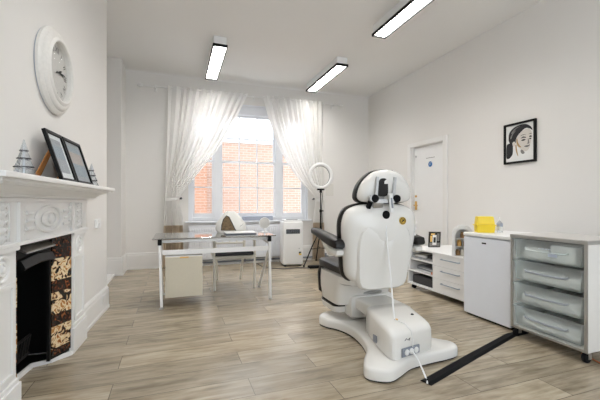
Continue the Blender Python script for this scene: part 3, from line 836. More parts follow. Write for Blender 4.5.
# ------------------------------------------------------------------ desk chair
ch = thing('desk_chair', 'cream painted open armchair with a dark seat, tucked under the desk', 'chair', (.72, 4.90, 0), R(-1))
for sx in (-1, 1):
    b = MB(); b.tube([(sx*.255, -.28, 0), (sx*.262, -.28, .2), (sx*.265, -.275, .44), (sx*.262, -.27, .62), (sx*.262, -.20, .66)], .014, 10, .018); b.build('leg', M['chairpaint'], ch, smooth=True)
    b = MB(); b.tube([(sx*.165, .34, 0), (sx*.18, .28, .2), (sx*.20, .24, .44)], .014, 10, .018); b.build('leg', M['chairpaint'], ch, smooth=True)
    b = MB(); b.tube([(sx*.262, -.24, .645), (sx*.265, -.1, .662), (sx*.25, .1, .67), (sx*.215, .25, .69)], .018, 10); b.build('arm', M['chairpaint'], ch, smooth=True)
b = MB(); b.box(-.268, -.29, .395, .268, .25, .437, .008); b.build('seat_frame', M['chairpaint'], ch)
b = MB(); b.box(-.255, -.28, .438, .255, .235, .485, .02, 3); b.build('seat', M['seatd'], ch)
b = MB()
for k in range(17): b.lathe([(.012, 0), (.009, -.006), (0, -.009)], (-.24+k*.03, -.29, .415), 'y', 8)
b.build('apron_beading', M['chairpaint'], ch)
b = MB(); b.tube([(-.20, .24, .44), (-.215, .26, .60), (-.20, .28, .68), (-.12, .29, .718), (0, .295, .728), (.12, .29, .718), (.20, .28, .68), (.215, .26, .60), (.20, .24, .44)], .018, 10)
b.tube([(-.2, .25, .55), (0, .265, .55), (.2, .25, .55)], .015, 8)
for x in (-.1, 0, .1): b.tube([(x, .26, .55), (x*1.05, .285, .71)], .009, 8)
b.build('backrest', M['chairpaint'], ch, smooth=True)

# ------------------------------------------------------------------ portable air conditioner
ac = thing('air_conditioner', 'white portable air conditioner standing on the floor below the window', 'air conditioner', (1.965, 6.10, 0), R(-6))
b = MB(); b.box(-.185, -.18, .03, .185, .15, .80, .03, 4); b.build('body', M['whitep'], ac, smooth=True)
b = MB(); b.box(-.16, -.15, .80, .16, .13, .828, .012, 3); b.build('top_panel', M['whitep'], ac, smooth=True)
b = MB(); b.box(-.10, -.12, .828, .10, -.02, .834, .003); b.build('control_panel', M['dgrey'], ac)
b = MB(); b.box(-.125, -.184, .585, .125, -.176, .665, .004); g = b.build('grille', M['black'], ac, label='black air grille')
b = MB()
for k in range(5): b.box(-.12, -.190, .595+k*.014, .12, -.182, .599+k*.014)
for k in range(7): b.box(-.115+k*.037, -.188, .59, -.111+k*.037, -.183, .66)
b.build('slat', M['greyp'], g, kind='stuff')
b = MB(); b.box(.10, -.184, .20, .16, -.180, .27); b.mi = 1; b.box(.105, -.186, .235, .14, -.184, .262); b.mi = 2; b.box(.105, -.186, .205, .15, -.184, .228); b.mi = 3; b.box(.105, -.1865, .229, .125, -.184, .236)
b.build('energy_label', [M['paper'], M['dgrey'], M['yellow'], M['copper']], ac)
b = MB(); b.lathe([(.012, -.004), (.012, 0)], (.11, -.18, .32), 'y', 12); b.build('button', M['steel'], ac)
for sx in (-1, 1):
    b = MB(); b.box(sx*.14-.02, -.15, .0, sx*.14+.02, .13, .032, .008); b.build('foot', M['dgrey'], ac)

# ------------------------------------------------------------------ ring light
rl = thing('ring_light', 'white ring light on a black tripod in front of the right curtain', 'ring light', (2.50, 5.98, 0))
b = MB(); b.torus((0, 0, 1.63), .215, .032, 'y', 64, 12, .55); b.build('ring', M['whitep'], rl, smooth=True)
b = MB(); b.torus((0, .012, 1.63), .184, .006, 'y', 64, 8); b.build('inner_rim', M['dgrey'], rl, smooth=True)
b = MB(); b.tube([(0, 0, .60), (0, 0, .98)], .016); b.tube([(0, 0, .98), (0, 0, 1.37)], .011); b.build('pole', M['black'], rl, smooth=True)
b = MB(); b.box(-.07, -.018, 1.365, .07, .018, 1.395, .006); b.lathe([(.022, 0), (.022, .05)], (0, 0, 1.32), n=14); b.build('mount', M['black'], rl)
b = MB(); b.lathe([(.024, 0), (.024, .05)], (0, 0, .96), n=14); b.tube([(0, 0, .985), (.05, -.01, .985)], .012); b.build('collar', M['black'], rl, smooth=True)
b = MB(); b.lathe([(.026, 0), (.026, .06)], (0, 0, .60), n=14); b.build('hub', M['black'], rl, smooth=True)
for k in range(3):
    a = R(200+120*k); d = Vector((math.cos(a), math.sin(a), 0))
    b = MB(); b.tube([d*.02+Vector((0, 0, .63)), d*.22+Vector((0, 0, .33)), d*.40+Vector((0, 0, .02))], .011); b.tube([Vector((0, 0, .30))+d*.01, d*.235+Vector((0, 0, .30))], .007)
    lg = b.build('leg', M['black'], rl, smooth=True)
    b = MB(); b.lathe([(.018, 0), (.016, .03)], tuple(d*.405), n=12); b.build('rubber_foot', M['rubber'], lg, smooth=True)
b = MB(); b.tube([(.03, .02, 1.36), (.05, .03, 1.25), (.03, .03, 1.05), (.045, .02, .8), (.02, .03, .5)], .005, 8); b.build('cable', M['black'], rl, smooth=True)
tag(MB().box(2.15, 5.62, 0, 2.36, 5.74, .045, .01).build('power_adapter', M['rubber']), 'flat black adapter lying on the floor at the foot of the ring light', 'adapter')
b = MB(); b.tube([(2.15, 5.68, .008), (1.98, 5.76, .008), (1.72, 5.74, .008), (1.55, 5.86, .008), (1.42, 6.1, .008), (1.40, 6.4, .008)], .007, 8)
tag(b.build('floor_cable', M['dgrey'], smooth=True), 'dark cable trailing over the floor beside the air conditioner', 'cable')

# ------------------------------------------------------------------ low drawer cabinet
CX0, CX1, CY0, CY1, CZ0, CZ1 = 2.92, 3.80, 2.885, 3.965, .065, .54
cb = thing('low_cabinet', 'low white cabinet with open shelves and three drawers on black castors', 'cabinet', (CX0, CY0, 0))
def cbx(m, x0, y0, z0, x1, y1, z1, bev=.0): m.box(x0-CX0, y0-CY0, z0, x1-CX0, y1-CY0, z1, bev); return m
DV = 3.47
b = MB(); cbx(b, CX0, CY1-.018, CZ0, CX1, CY1, CZ1-.019); cbx(b, CX0+.02, CY0, CZ0, CX1, CY0+.018, CZ1-.019); cbx(b, CX0, DV-.01, CZ0+.018, CX1, DV+.01, CZ1-.019)
cbx(b, CX0, CY0+.018, CZ0, CX1, CY1-.018, CZ0+.018); cbx(b, CX1-.012, CY0+.018, CZ0+.018, CX1, CY1-.018, CZ1-.019)
b.build('carcass', M['lam'], cb)
cbx(MB(), CX0-.008, CY0-.004, CZ1-.0185, CX1, CY1+.006, CZ1, .002).build('top', M['lam'], cb)
for z in (.235, .390): cbx(MB(), CX0+.004, DV+.01, z, CX0+.45, CY1-.018, z+.016).build('shelf', M['lam'], cb)
for z0, z1 in ((.070, .232), (.236, .378), (.382, .518)):
    d = cbx(MB(), CX0-.001, CY0+.003, z0, CX0+.018, DV-.013, z1, .0015).build('drawer', M['lam'], cb)
    b = MB(); zz = z1-.045
    b.tube([(-.002, .16, zz), (-.03, .16, zz), (-.03, .43, zz), (-.002, .43, zz)], .006, 8); b.build('handle', M['bluesteel'], d, smooth=True)
b = MB(); b.lathe([(.009, -.006), (.009, 0)], (0, .05, .488), 'x', 14); b.build('lock', M['dgrey'], cb)
for x, y in ((.06, CY1-CY0-.06), (.06, .07), (.7, CY1-CY0-.06), (.7, .07)):
    b = MB(); b.lathe([(.03, -.014), (.03, .014)], (x, y, .03), 'y', 20); b.box(x-.012, y-.02, .045, x+.02, y+.02, .064); b.build('castor', M['rubber'], cb, smooth=True)
# contents
tag(MB().box(2.955, 3.53, .0835, 3.28, 3.90, .185, .006).build('storage_case', M['dgrey']), 'dark case on the lowest shelf of the low cabinet', 'case')
b = thing('magazine_pile', 'loose pile of grey and white papers on the middle shelf of the low cabinet', 'papers', (3.13, 3.72, .2515))
for k in range(6):
    m_ = MB(); m_.box(-.12, -.16, k*.009, .11, .16, k*.009+.008); m_.xf(Matrix.Rotation(R(random.uniform(-9, 9)), 4, 'Z')); m_.build('sheet', (M['paper'], M['arts'], M['greyp'])[k % 3], b)
tag(MB().box(2.935, 3.49, .2515, 2.99, 3.53, .285, .006).build('small_packet', M['copper']), 'small orange packet on the middle shelf of the low cabinet', 'packet')
b = thing('paper_tray', 'flat grey tray of papers on the top shelf of the low cabinet', 'tray', (3.10, 3.70, .4065))
MB().box(-.14, -.19, 0, .14, .21, .02, .004).build('tray', M['arts'], b); tag(MB().box(2.98, 3.68, .428, 3.23, 3.89, .455, .003).build('paper_stack', M['paper']), 'white paper stack lying in the grey tray on the top shelf', 'papers'); tag(MB().box(2.99, 3.53, .428, 3.23, 3.66, .470, .004).build('wallet', M['dgrey']), 'dark wallet lying in the grey tray on the top shelf', 'wallet')

b = thing('picture_card', 'black leaflet holder with a printed face standing on the far end of the cabinet', 'leaflet holder', (3.26, 3.875, .5405), R(-22))
m_ = MB(); m_.rings([[(-.075+dx, -.055+dy, z) for dx, dy in ((0, 0), (.15, 0), (.15, .03), (0, .03))] if z == 0 else [(-.070+dx+.02, -.01+dy, z) for dx, dy in ((0, 0), (.15, 0), (.15, .03), (0, .03))] for z in (0, .20)]); m_.build('holder', M['black'], b)
def pc(u, z): return (-.075+.15*u+.0225*z/.2*1., -.055+.045*z/.2-.003, z)
m_ = MB()
def q4(u0, z0, u1, z1, mi, d): m_.mi = mi; m_.face([(p[0], p[1]-d, p[2]) for p in (pc(u0, z0), pc(u1, z0), pc(u1, z1), pc(u0, z1))])
q4(.05, .01, .95, .06, 1, 0); q4(.3, .03, .65, .16, 0, .001); q4(.1, .07, .28, .15, 2, 0); q4(.7, .08, .9, .18, 1, 0); q4(.38, .06, .58, .13, 3, .002); q4(.15, .16, .5, .18, 2, 0)
m_.build('printed_face', [M['paper'], M['midink'], M['brass'], M['ink']], b)

st = thing('arched_holder', 'white arched holder with gold jars between cabinet and fridge', 'holder', (3.02, 3.11, .5405), R(-42))
def arch(w, h, y, n=14): return [(-w, y, 0)]+[(-w*math.cos(PI*k/n), y, h-w+w*math.sin(PI*k/n)) for k in range(n+1)]+[(w, y, 0)]
m_ = MB(); o_ = arch(.11, .345, -.05); i_ = arch(.075, .30, -.05)
o2 = [(x*1.0, .06, z) for x, y, z in o_]; i2 = [(x, .055, z) for x, y, z in i_]
m_.rings([i2, i_, o_, o2], closed=False, cap=(False, False)); m_.face(o2); m_.face(i2)
m_.build('arch_shell', M['whitep'], st, smooth=True)
for z in (.10, .19): MB().box(-.075, -.04, z, .075, .055, z+.006).build('tier', M['whitep'], st)
for x, z, m__, lb_ in ((-.048, 0, 'brownbox', 'brown jar at the left of the bottom of the white arched holder'), (.0, 0, 'whiteg', 'pale jar in the middle of the bottom of the white arched holder'),
        (.048, 0, 'brass', 'gold jar at the right of the bottom of the white arched holder'), (-.035, .107, 'brass', 'gold jar on the middle tier of the white arched holder'),
        (.03, .107, 'brownbox', 'brown jar on the middle tier of the white arched holder'), (0, .197, 'brownbox', 'brown jar alone on the top tier of the white arched holder')):
    ja = thing('jar', lb_, 'jar', (3.02+x*math.cos(R(-42)), 3.11+x*math.sin(R(-42)), .5405+z+.001), R(-42), 'small jars in the arched holder')
    m_ = MB(); m_.lathe([(.022, 0), (.024, .01), (.024, .05), (.016, .056)], n=16); m_.build('body', M[m__], ja, smooth=True)
    m_ = MB(); m_.lathe([(.018, .0565), (.018, .068), (0, .069)], n=16); m_.build('lid', M[m__], ja, smooth=True)

# ------------------------------------------------------------------ fridge
fr = thing('mini_fridge', 'small white undercounter fridge between the low cabinet and the drawer trolley', 'fridge', (2.78, 2.31, 0))
FW, FD = .54, .58
MB().box(.05, 0.005, .02, FD, FW-.005, .795, .006).build('body', M['fridge'], fr)
MB().box(0, 0, .02, .045, FW, .79, .01, 3).build('door', M['fridge'], fr)
MB().box(-.004, -.003, .798, FD, FW+.003, .832, .008, 3).build('top', M['lam'], fr)
MB().box(.03, .02, 0, FD-.02, FW-.02, .0195).build('plinth', M['black'], fr)
b = MB(); b.box(-.0015, .26, .735, 0, .31, .749, .0005); b.build('logo', M['ink'], fr)

yb = thing('sharps_box', 'yellow lidded plastic box on the fridge top', 'box', (2.935, 2.735, .8325), R(-30))
b = MB(); b.rings([[(sx*w, sy*d, z) for sx, sy in ((-1, -1), (1, -1), (1, 1), (-1, 1))] for z, w, d in ((0, .078, .055), (.07, .084, .06))]); b.build('tub', M['yellow'], yb, bev=.004)
b = MB(); b.box(-.093, -.066, .07, .093, .066, .082, .003); b.build('rim', M['yellow'], yb)
b = MB(); b.rings([[(sx*w, sy*d, z) for sx, sy in ((-1, -1), (1, -1), (1, 1), (-1, 1))] for z, w, d in ((.083, .082, .056), (.155, .074, .046), (.162, .068, .04))]); b.build('lid', M['yellow'], yb, bev=.004)
bt = thing('sanitiser_bottle', 'clear plastic pump bottle with blue label on the fridge', 'bottle', (3.10, 2.70, .8325))
b = MB(); b.lathe([(.026, 0), (.028, .01), (.028, .08), (.02, .1), (.009, .108), (.009, .118)], n=20); b.build('bottle', M['crystal'], bt, smooth=True)
b = MB(); b.lathe([(.0285, .06), (.0285, .09)], n=20); b.build('label_band', M['bluish'], bt, smooth=True)
b = MB(); b.lathe([(.0285, .02), (.0285, .055)], n=20); b.build('label_band', M['paper'], bt, smooth=True)
b = MB(); b.lathe([(.012, .118), (.012, .13), (.004, .132), (.004, .148)], n=14); b.tube([(0, 0, .148), (-.025, -.01, .146)], .005, 8); b.build('pump', M['whitep'], bt, smooth=True)

# ------------------------------------------------------------------ drawer trolley
TX, TY0, TY1 = 2.70, 1.645, 2.24
TZ0, TZ1 = .08, .865
tr = thing('drawer_trolley', 'wheeled trolley with four frosted plastic drawers in a metal edged white carcass', 'trolley', (TX, TY0, 0))
TW, TD = TY1-TY0, .50
b = MB(); b.box(.004, 0, TZ0, TD, .016, TZ1-.03); b.box(.004, TW-.016, TZ0, TD, TW, TZ1-.03); b.box(.004, .016, TZ0, TD, TW-.016, TZ0+.012); b.box(TD-.01, .016, TZ0+.012, TD, TW-.016, TZ1-.03)
b.build('carcass', mat('trolley_side', (.80, .78, .74), .5), tr)
b = MB(); b.box(-.002, -.002, TZ0-.002, .003, .022, TZ1-.028); b.box(-.002, TW-.022, TZ0-.002, .003, TW+.002, TZ1-.028); b.box(-.002, .022, TZ0-.002, .003, TW-.022, TZ0+.014); b.build('edge_strip', M['alu'], tr, label='aluminium edge strip')
b = MB(); b.box(-.006, -.006, TZ1-.028, TD+.004, TW+.006, TZ1-.001, .003); b.mi = 1; b.box(.004, .004, TZ1-.0009, TD-.005, TW-.004, TZ1+.0015)
b.build('worktop', [M['alu'], mat('worktop_grey', (.62, .60, .57), .4)], tr)
for k, zt in enumerate((.832, .655, .465, .275)):
    h_ = .165
    z0 = zt-h_
    b = MB()
    # tapered tub, open on top, front face inclined
    def rg(z, ins, xf): return [(xf, .022+ins, z), (TD-.03, .022+ins, z), (TD-.03, TW-.022-ins, z), (xf, TW-.022-ins, z)]
    b.rings([rg(zt, .0, -.012), rg(zt-.012, .0, -.012), rg(zt-.014, .012, -.004), rg(z0+.01, .026, .004), rg(z0, .034, .012)], cap=(False, True))
    dr_ = b.build('drawer', M['frost'], tr)
    # long grip with rounded ends
    b = MB(); yc = TW/2; zc = zt-.085
    b.tube([(.000, yc-.17, zc+.012), (-.008, yc-.155, zc), (-.008, yc, zc-.004), (-.006, yc+.155, zc), (.000, yc+.17, zc+.012)], .0075, 8)
    b.build('grip', M['greyp'] if k else M['frost'], dr_, smooth=True)
    b = MB()
    if k == 0: b.box(.03, .10, z0+.012, .25, .28, zt-.03, .004); b.mi = 1; b.box(.03, .29, z0+.012, .3, .50, zt-.06, .01)
    else: b.box(.03, .07, z0+.012, .42, .52, z0+.085, .01)
    b.xf(Matrix.Translation((TX, TY0, 0)))
    tag(b.build('packet', [M['paper'], M['whitep']]), ('white paper packets seen through the top frosted drawer', 'white packet in the second frosted drawer from the top', 'white packet in the third frosted drawer from the top', 'white packet in the bottom frosted drawer')[k], 'packet', 'packets inside the drawer trolley')
    if k == 0:
        b = MB(); [b.box(-.0135, .345-q*.026, zt-.062, -.0125, .325-q*.026, zt-.056) for q in range(4)]; b.box(-.0125, .20, zt-.115, -.0115, .27, zt-.085); b.build('drawer_label', M['bluish'], dr_)
for x, y in ((.035, .03), (.035, TW-.03), (TD-.04, .03), (TD-.04, TW-.03)):
    b = MB(); b.box(x-.018, y-.018, .066, x+.018, y+.018, .078, .003); b.box(x-.006, y-.021, .028, x+.026, y-.017, .067); b.box(x-.006, y+.017, .028, x+.026, y+.021, .067)
    cs = b.build('castor', M['alu'], tr)
    b = MB(); b.lathe([(.022, -.015), (.036, -.013), (.037, 0), (.036, .013), (.022, .015)], (x+.0, y, .037), 'y', 24); b.build('wheel', M['rubber'], cs, smooth=True)
b = MB(); b.tube([(3.22, 1.55, .006), (2.98, 1.52, .006), (2.80, 1.62, .006), (2.86, 1.78, .006), (3.1, 1.9, .006)], .005, 8)
tag(b.build('thin_cable', M['copper'], smooth=True), 'thin orange cable on the floor by the trolley wheel', 'cable')

# cable cover on floor
a = Vector((1.47, 1.815, 0)); c = Vector((2.69, 2.235, 0)); e_ = Vector((3.05, 2.27, 0))
b = MB(); pr = [(-.040, 0), (-.020, .013), (.020, .013), (.040, 0)]
def cs_(p, d):
    n = Vector((-d.y, d.x, 0)).normalized(); return [p+n*u+Vector((0, 0, z+.001)) for u, z in pr]
b.rings([cs_(a, c-a), cs_(a+(c-a)*.5+Vector((.0, .004, 0)), c-a), cs_(c, (c-a).normalized()+(e_-c).normalized()), cs_(e_, e_-c)])
tag(b.build('cable_cover', M['rubber']), 'black rubber cable cover strip running from the chair base to the trolley', 'cable cover')

# ------------------------------------------------------------------ treatment chair
tc_ = thing('treatment_chair', 'white and black dental treatment chair seen from behind on a splayed base', 'dental chair', (1.585, 2.55, 0))
O = Vector((1.585, 2.55, 0))
def loc2(pts): return [(x-O.x, y-O.y) for x, y in pts]
def smooth_poly(pts, k=4):
    P2 = []; n = len(pts)
    for i in range(n):
        p0, p1, p2, p3 = pts[i-1], pts[i], pts[(i+1) % n], pts[(i+2) % n]
        for q in range(k):
            t = q/k
            P2.append(tuple(.5*((2*p1[j])+(-p0[j]+p2[j])*t+(2*p0[j]-5*p1[j]+4*p2[j]-p3[j])*t*t+(-p0[j]+3*p1[j]-3*p2[j]+p3[j])*t**3) for j in (0, 1)))
    return P2
base_poly = [(1.17, 1.93), (1.14, 1.995), (1.20, 2.11), (1.31, 2.26), (1.37, 2.45), (1.385, 2.66), (1.34, 2.82), (1.27, 2.92), (1.25, 3.03), (1.33, 3.12), (1.44, 3.12), (1.57, 3.06), (1.75, 3.08),
             (1.90, 3.16), (2.0, 3.16), (2.03, 3.05), (1.98, 2.92), (1.90, 2.78), (1.86, 2.55), (1.85, 2.37), (1.89, 2.24), (1.97, 2.14), (1.945, 2.05), (1.82, 2.02), (1.66, 2.01), (1.49, 1.985), (1.36, 1.92), (1.26, 1.885)]
base_poly.reverse()
bp_ = smooth_poly(loc2(base_poly), 4)
b = MB(); b.prism(bp_, .012, .085, bev=.022); b.build('base_plate', M['chairw'], tc_, smooth=True)
b = MB(); b.prism([(x*.985, y*.985) for x, y in bp_], .0, .014); b.build('base_gasket', M['rubber'], tc_)
# cowling: loft along y with rounded rectangular sections
def rrect(cx, cz, w, h, y, k=.35, n=24):
    o = []
    for i in range(n):
        a = 2*PI*i/n; ca, sa = math.cos(a), math.sin(a)
        o.append((cx+w/2*math.copysign(abs(ca)**k, ca), y, cz+h/2*math.copysign(abs(sa)**k, sa)))
    return o
b = MB()
def cw(y, x0, x1, zt, zb=.07, sk=0): return [(p[0], p[1]+(p[0]-(x0+x1)/2+O.x)*sk, p[2]) for p in rrect((x0+x1)/2-O.x, (zt+zb)/2, x1-x0, zt-zb, y-O.y, .28)]
b.rings([cw(2.02, 1.36, 1.71, .235, .07, .2), cw(2.03, 1.345, 1.725, .255, .07, .2), cw(2.055, 1.335, 1.735, .272, .07, .2), cw(2.10, 1.335, 1.74, .285, .07, .18), cw(2.20, 1.35, 1.755, .295, .07, .15), cw(2.36, 1.39, 1.79, .302, .07, .08), cw(2.48, 1.43, 1.81, .30), cw(2.52, 1.46, 1.79, .27)])
b.build('base_cowling', M['chairw'], tc_, smooth=True)
b = MB()
b.rings([cw(2.40, 1.475, 1.80, .295, .17), cw(2.6, 1.475, 1.80, .300, .19), cw(2.8, 1.475, 1.80, .300, .20), cw(2.97, 1.475, 1.80, .295, .20)])
b.build('lift_arm', M['chairw'], tc_, smooth=True)
b = MB()
b.rings([cw(2.74, 1.435, 1.86, .31, .13), cw(2.76, 1.43, 1.865, .32, .11), cw(2.9, 1.43, 1.865, .325, .11), cw(3.02, 1.43, 1.865, .32, .13), cw(3.07, 1.46, 1.84, .29, .17)])
b.build('arm_end_cover', M['chairw'], tc_, smooth=True)
def nf_(x, z, d=0): return Vector((x-O.x, 2.018+(x-1.535)*.2-d-O.y, z))
KX = Matrix.Rotation(math.atan(.2), 4, 'Z')
def on_cowl(m, x, z): return m.xf(Matrix.Translation(nf_(x, z)) @ KX)
b = MB(); b.box(-.085, -.012, -.03, .085, .0, .03, .006); so_ = on_cowl(b, 1.50, .125).build('socket_panel', M['greyp'], tc_, label='grey socket panel')
for k in range(3):
    b = MB(); b.lathe([(.016, -.02), (.02, -.018), (.02, -.01)], (-.045+k*.045, 0, 0), 'y', 16); on_cowl(b, 1.50, .125).build('plug', M['whitep'], so_, smooth=True)
b = MB(); b.box(1.339-O.x, 2.18-O.y, .13, 1.346-O.x, 2.225-O.y, .18, .001); b.build('rating_plate', M['greyp'], tc_)
b = MB(); b.tube([(-.02, -.001, 0), (-.005, -.001, .012), (.01, -.001, 0), (.03, -.001, .012), (.02, -.001, -.006)], .002, 6); on_cowl(b, 1.47, .20).build('logo', M['dgrey'], tc_)
b = MB(); b.lathe([(.012, 0), (.01, .008), (0, .009)], (1.66-O.x, 2.20-O.y, .295), n=12); b.build('knob', M['dgrey'], tc_)
b = MB(); b.lathe([(.014, 0), (.012, .008), (0, .009)], (1.485-O.x, 2.15-O.y, .29), n=12); b.build('knob', M['brass'], tc_, label='brass coloured knob')
# swivel
b = MB(); b.lathe([(.175, .322), (.18, .338), (.165, .35), (.14, .355), (.135, .395), (.15, .41), (.15, .43)], (1.655-O.x, 2.90-O.y, 0), n=36); b.build('swivel', M['steel'], tc_, smooth=True)
# seat shell
b = MB()
def sec(y, w, z0, z1, cx=0, k=.4): return rrect(cx, (z0+z1)/2, w, z1-z0, y, k)
b.rings([sec(.04, .36, .45, .49), sec(.06, .46, .43, .51), (sec(.16, .54, .42, .52)), sec(.35, .56, .41, .525), sec(.55, .55, .405, .52), sec(.60, .50, .42, .50)])
b.build('seat_shell', M['chairw'], tc_, smooth=True)
b = MB(); b.rings([sec(.0, .48, .53, .58), sec(.03, .56, .515, .60), sec(.2, .58, .51, .60), sec(.45, .58, .51, .61), sec(.6, .57, .51, .61), sec(.66, .52, .525, .59)])
b.build('seat_cushion', M['leather'], tc_, smooth=True)
# leg rest, folded down under the seat
b = MB()
def ls(z, y0, y1, w): return [(x, y, z) for x, y in smooth_poly([(-w/2, y0), (w/2, y0), (w/2, y1), (-w/2, y1)], 4)]
def rr2(z, y0, y1, w, k=.3, n=24):
    o = []
    for i in range(n):
        a = 2*PI*i/n; ca, sa = math.cos(a), math.sin(a)
        o.append((w/2*math.copysign(abs(ca)**k, ca), (y0+y1)/2+(y1-y0)/2*math.copysign(abs(sa)**k, sa), z))
    return o
b.rings([rr2(.215, .28, .62, .46), rr2(.23, .24, .64, .52), rr2(.33, .20, .65, .55), rr2(.42, .16, .65, .56), rr2(.50, .10, .64, .56)]); b.build('leg_rest_shell', M['chairw'], tc_, smooth=True)
b = MB(); b.rings([rr2(.135, .35, .60, .42), rr2(.145, .31, .64, .50), rr2(.19, .29, .65, .53), rr2(.20, .29, .65, .53)]); b.build('foot_plate', M['chairw'], tc_, smooth=True)
b = MB(); b.rings([rr2(.20, .30, .655, .52), rr2(.216, .30, .655, .52)]); b.build('foot_plate_seal', M['leather'], tc_, smooth=True)
b = MB(); b.rings([rr2(.24, .648, .67, .44), rr2(.27, .645, .685, .52), rr2(.45, .64, .69, .54), rr2(.52, .63, .68, .50)]); b.build('leg_rest_pad', M['leather'], tc_, smooth=True)
# backrest: outline in x-z, tilted back a touch (top towards the camera)
back = [(-.20, .485), (-.262, .51), (-.30, .57), (-.318, .72), (-.340, .90), (-.337, 1.00), (-.30, 1.075), (-.21, 1.112), (-.08, 1.125), (.08, 1.125), (.21, 1.112), (.29, 1.075), (.325, 1.00), (.328, .90), (.310, .72), (.292, .57), (.257, .51), (.20, .485), (0, .478)]
bo = smooth_poly(back, 3); zc = .76
def tilt(y, z): return y-(z-.5)*.10
def brow(s_, y, ex=0., shear=0.): return [(x*s_+(ex if x > 0 else -ex)*0, tilt(y, z), zc+(z-zc)*s_) for x, z in bo]
b = MB(); b.rings([brow(.985, .06), brow(1, .045), brow(1.0, .015), brow(.985, -.012), brow(.93, -.042), brow(.80, -.062), brow(.55, -.073), brow(.25, -.078)])
b.build('backrest_shell', M['chairw'], tc_, smooth=True)
b = MB(); b.rings([brow(.90, .155), brow(1.0, .13), brow(1.035, .10), brow(1.035, .07), brow(.99, .05)]); b.build('backrest_cushion', M['leather'], tc_, smooth=True)
b = MB()     # raised contour on the shell back
ct = smooth_poly([(-.20, .45), (-.235, .62), (-.24, .82), (-.20, .93), (-.12, .95), (-.07, .90), (0, .865), (.07, .90), (.12, .95), (.20, .93), (.24, .82), (.235, .62), (.20, .45), (0, .43)], 3)
b.rings([[(x*s_, tilt(y, z), .70+(z-.70)*s_) for x, z in ct] for s_, y in ((1.03, -.045), (1.0, -.074), (.96, -.086), (.7, -.092), (.3, -.094))]); b.build('backrest_contour', M['chairw'], tc_, smooth=True)
# back details
def on_back(x, z, y=-.08): return (x, tilt(y, z), z)
b = MB(); p = on_back(-.005, 1.035, -.060); b.lathe([(.028, -.022), (.034, -.016), (.034, .02)], p, 'y', 24); b.build('headrest_knob', M['rubber'], tc_, smooth=True)
b = MB(); p = on_back(.145, .985, -.084); b.lathe([(.0, -.006), (.031, -.006), (.031, .02)], p, 'y', 28); s_ = b.build('round_sticker', M['gold'], tc_, smooth=True, label='gold round sticker')
b = MB(); b.torus((p[0], p[1]-.007, p[2]), .024, .002, 'y', 24, 6); b.tube([(p[0]-.012, p[1]-.008, p[2]-.01), (p[0]+.012, p[1]-.008, p[2]+.012)], .003, 6); b.tube([(p[0]-.01, p[1]-.008, p[2]+.01), (p[0]+.014, p[1]-.008, p[2]-.002)], .003, 6); b.build('sticker_mark', M['ink'], s_)
b = MB()
for k in range(3): b.box(.315, tilt(-.03, .96-k*.05), .955-k*.05, .33, tilt(-.0, .96-k*.05), .975-k*.05, .002)
b.build('side_clip', M['whitep'], tc_)
# headrest
hr = [(-.235, 1.16), (-.24, 1.22), (-.205, 1.30), (-.13, 1.37), (-.04, 1.398), (.04, 1.398), (.13, 1.37), (.205, 1.30), (.24, 1.22), (.235, 1.16), (.17, 1.135), (0, 1.135), (-.17, 1.135)]
ho = smooth_poly(hr, 3); hz_ = 1.26; hx = .015; hb = -.07
def hrow(s_, y): return [(hx+x*s_, tilt(y, z), hz_+(z-hz_)*s_) for x, z in ho]
b = MB(); b.rings([hrow(.97, .03), hrow(1, .01), hrow(.98, -.02), hrow(.88, -.05), hrow(.65, -.066), hrow(.3, -.072)]); b.build('headrest_shell', M['chairw'], tc_, smooth=True)
b = MB(); b.rings([hrow(.85, .12), hrow(1.0, .10), hrow(1.05, .07), hrow(1.04, .035), hrow(.98, .025)]); b.build('headrest_cushion', M['leather'], tc_, smooth=True)
b = MB(); sl = smooth_poly([(-.042, 1.19), (-.045, 1.27), (-.03, 1.315), (0, 1.325), (.03, 1.315), (.045, 1.27), (.042, 1.19)], 3)
b.rings([[(hb+.02+x, tilt(y, z), z) for x, z in sl] for y in (-.04, -.077)]); b.build('headrest_slot', M['leather'], tc_, smooth=True, label='black slot')
b = MB()
for x in (-.045, .115):
    b.bar((hb+x, tilt(-.085, 1.14), 1.14), (hb+x+.006, tilt(-.082, 1.335), 1.335), .022, .014)
    b.lathe([(.028, -.01), (.028, .02)], (hb+x*1.35-.015, tilt(-.09, 1.165), 1.165), 'y', 16)
b.bar((hb-.05, tilt(-.09, 1.145), 1.145), (hb+.12, tilt(-.09, 1.145), 1.145), .03, .02)
b.build('headrest_bracket', M['steel'], tc_)
for x in (-.06, .14):
    b = MB(); b.lathe([(.03, -.012), (.032, .0), (.03, .02)], (hb+x-.0, tilt(-.095, 1.165), 1.165), 'y', 18)
    b.build('bracket_joint', M['rubber'], tc_, smooth=True)
b = MB()
b.bar((hb-.085, tilt(-.04, 1.09), 1.09), (hb-.07, tilt(-.075, 1.17), 1.17), .03, .03)
b.build('headrest_strut', M['rubber'], tc_, smooth=True)
b = MB(); b.bar((hb+.07, tilt(-.108, 1.205), 1.205), (hb+.09, tilt(-.115, 1.055), 1.055), .034, .016); lv = b.build('headrest_lever', M['whitep'], tc_, bev=.004)
b = MB(); b.bar((hb+.075, tilt(-.118, 1.17), 1.17), (hb+.086, tilt(-.125, 1.09), 1.09), .014, .004); b.build('lever_scale', M['greyp'], lv)
b = MB(); b.bar((hb+.0, tilt(-.04, 1.08), 1.08), (hb+.0, tilt(-.055, 1.19), 1.19), .09, .016); b.build('headrest_stem', M['steel'], tc_)
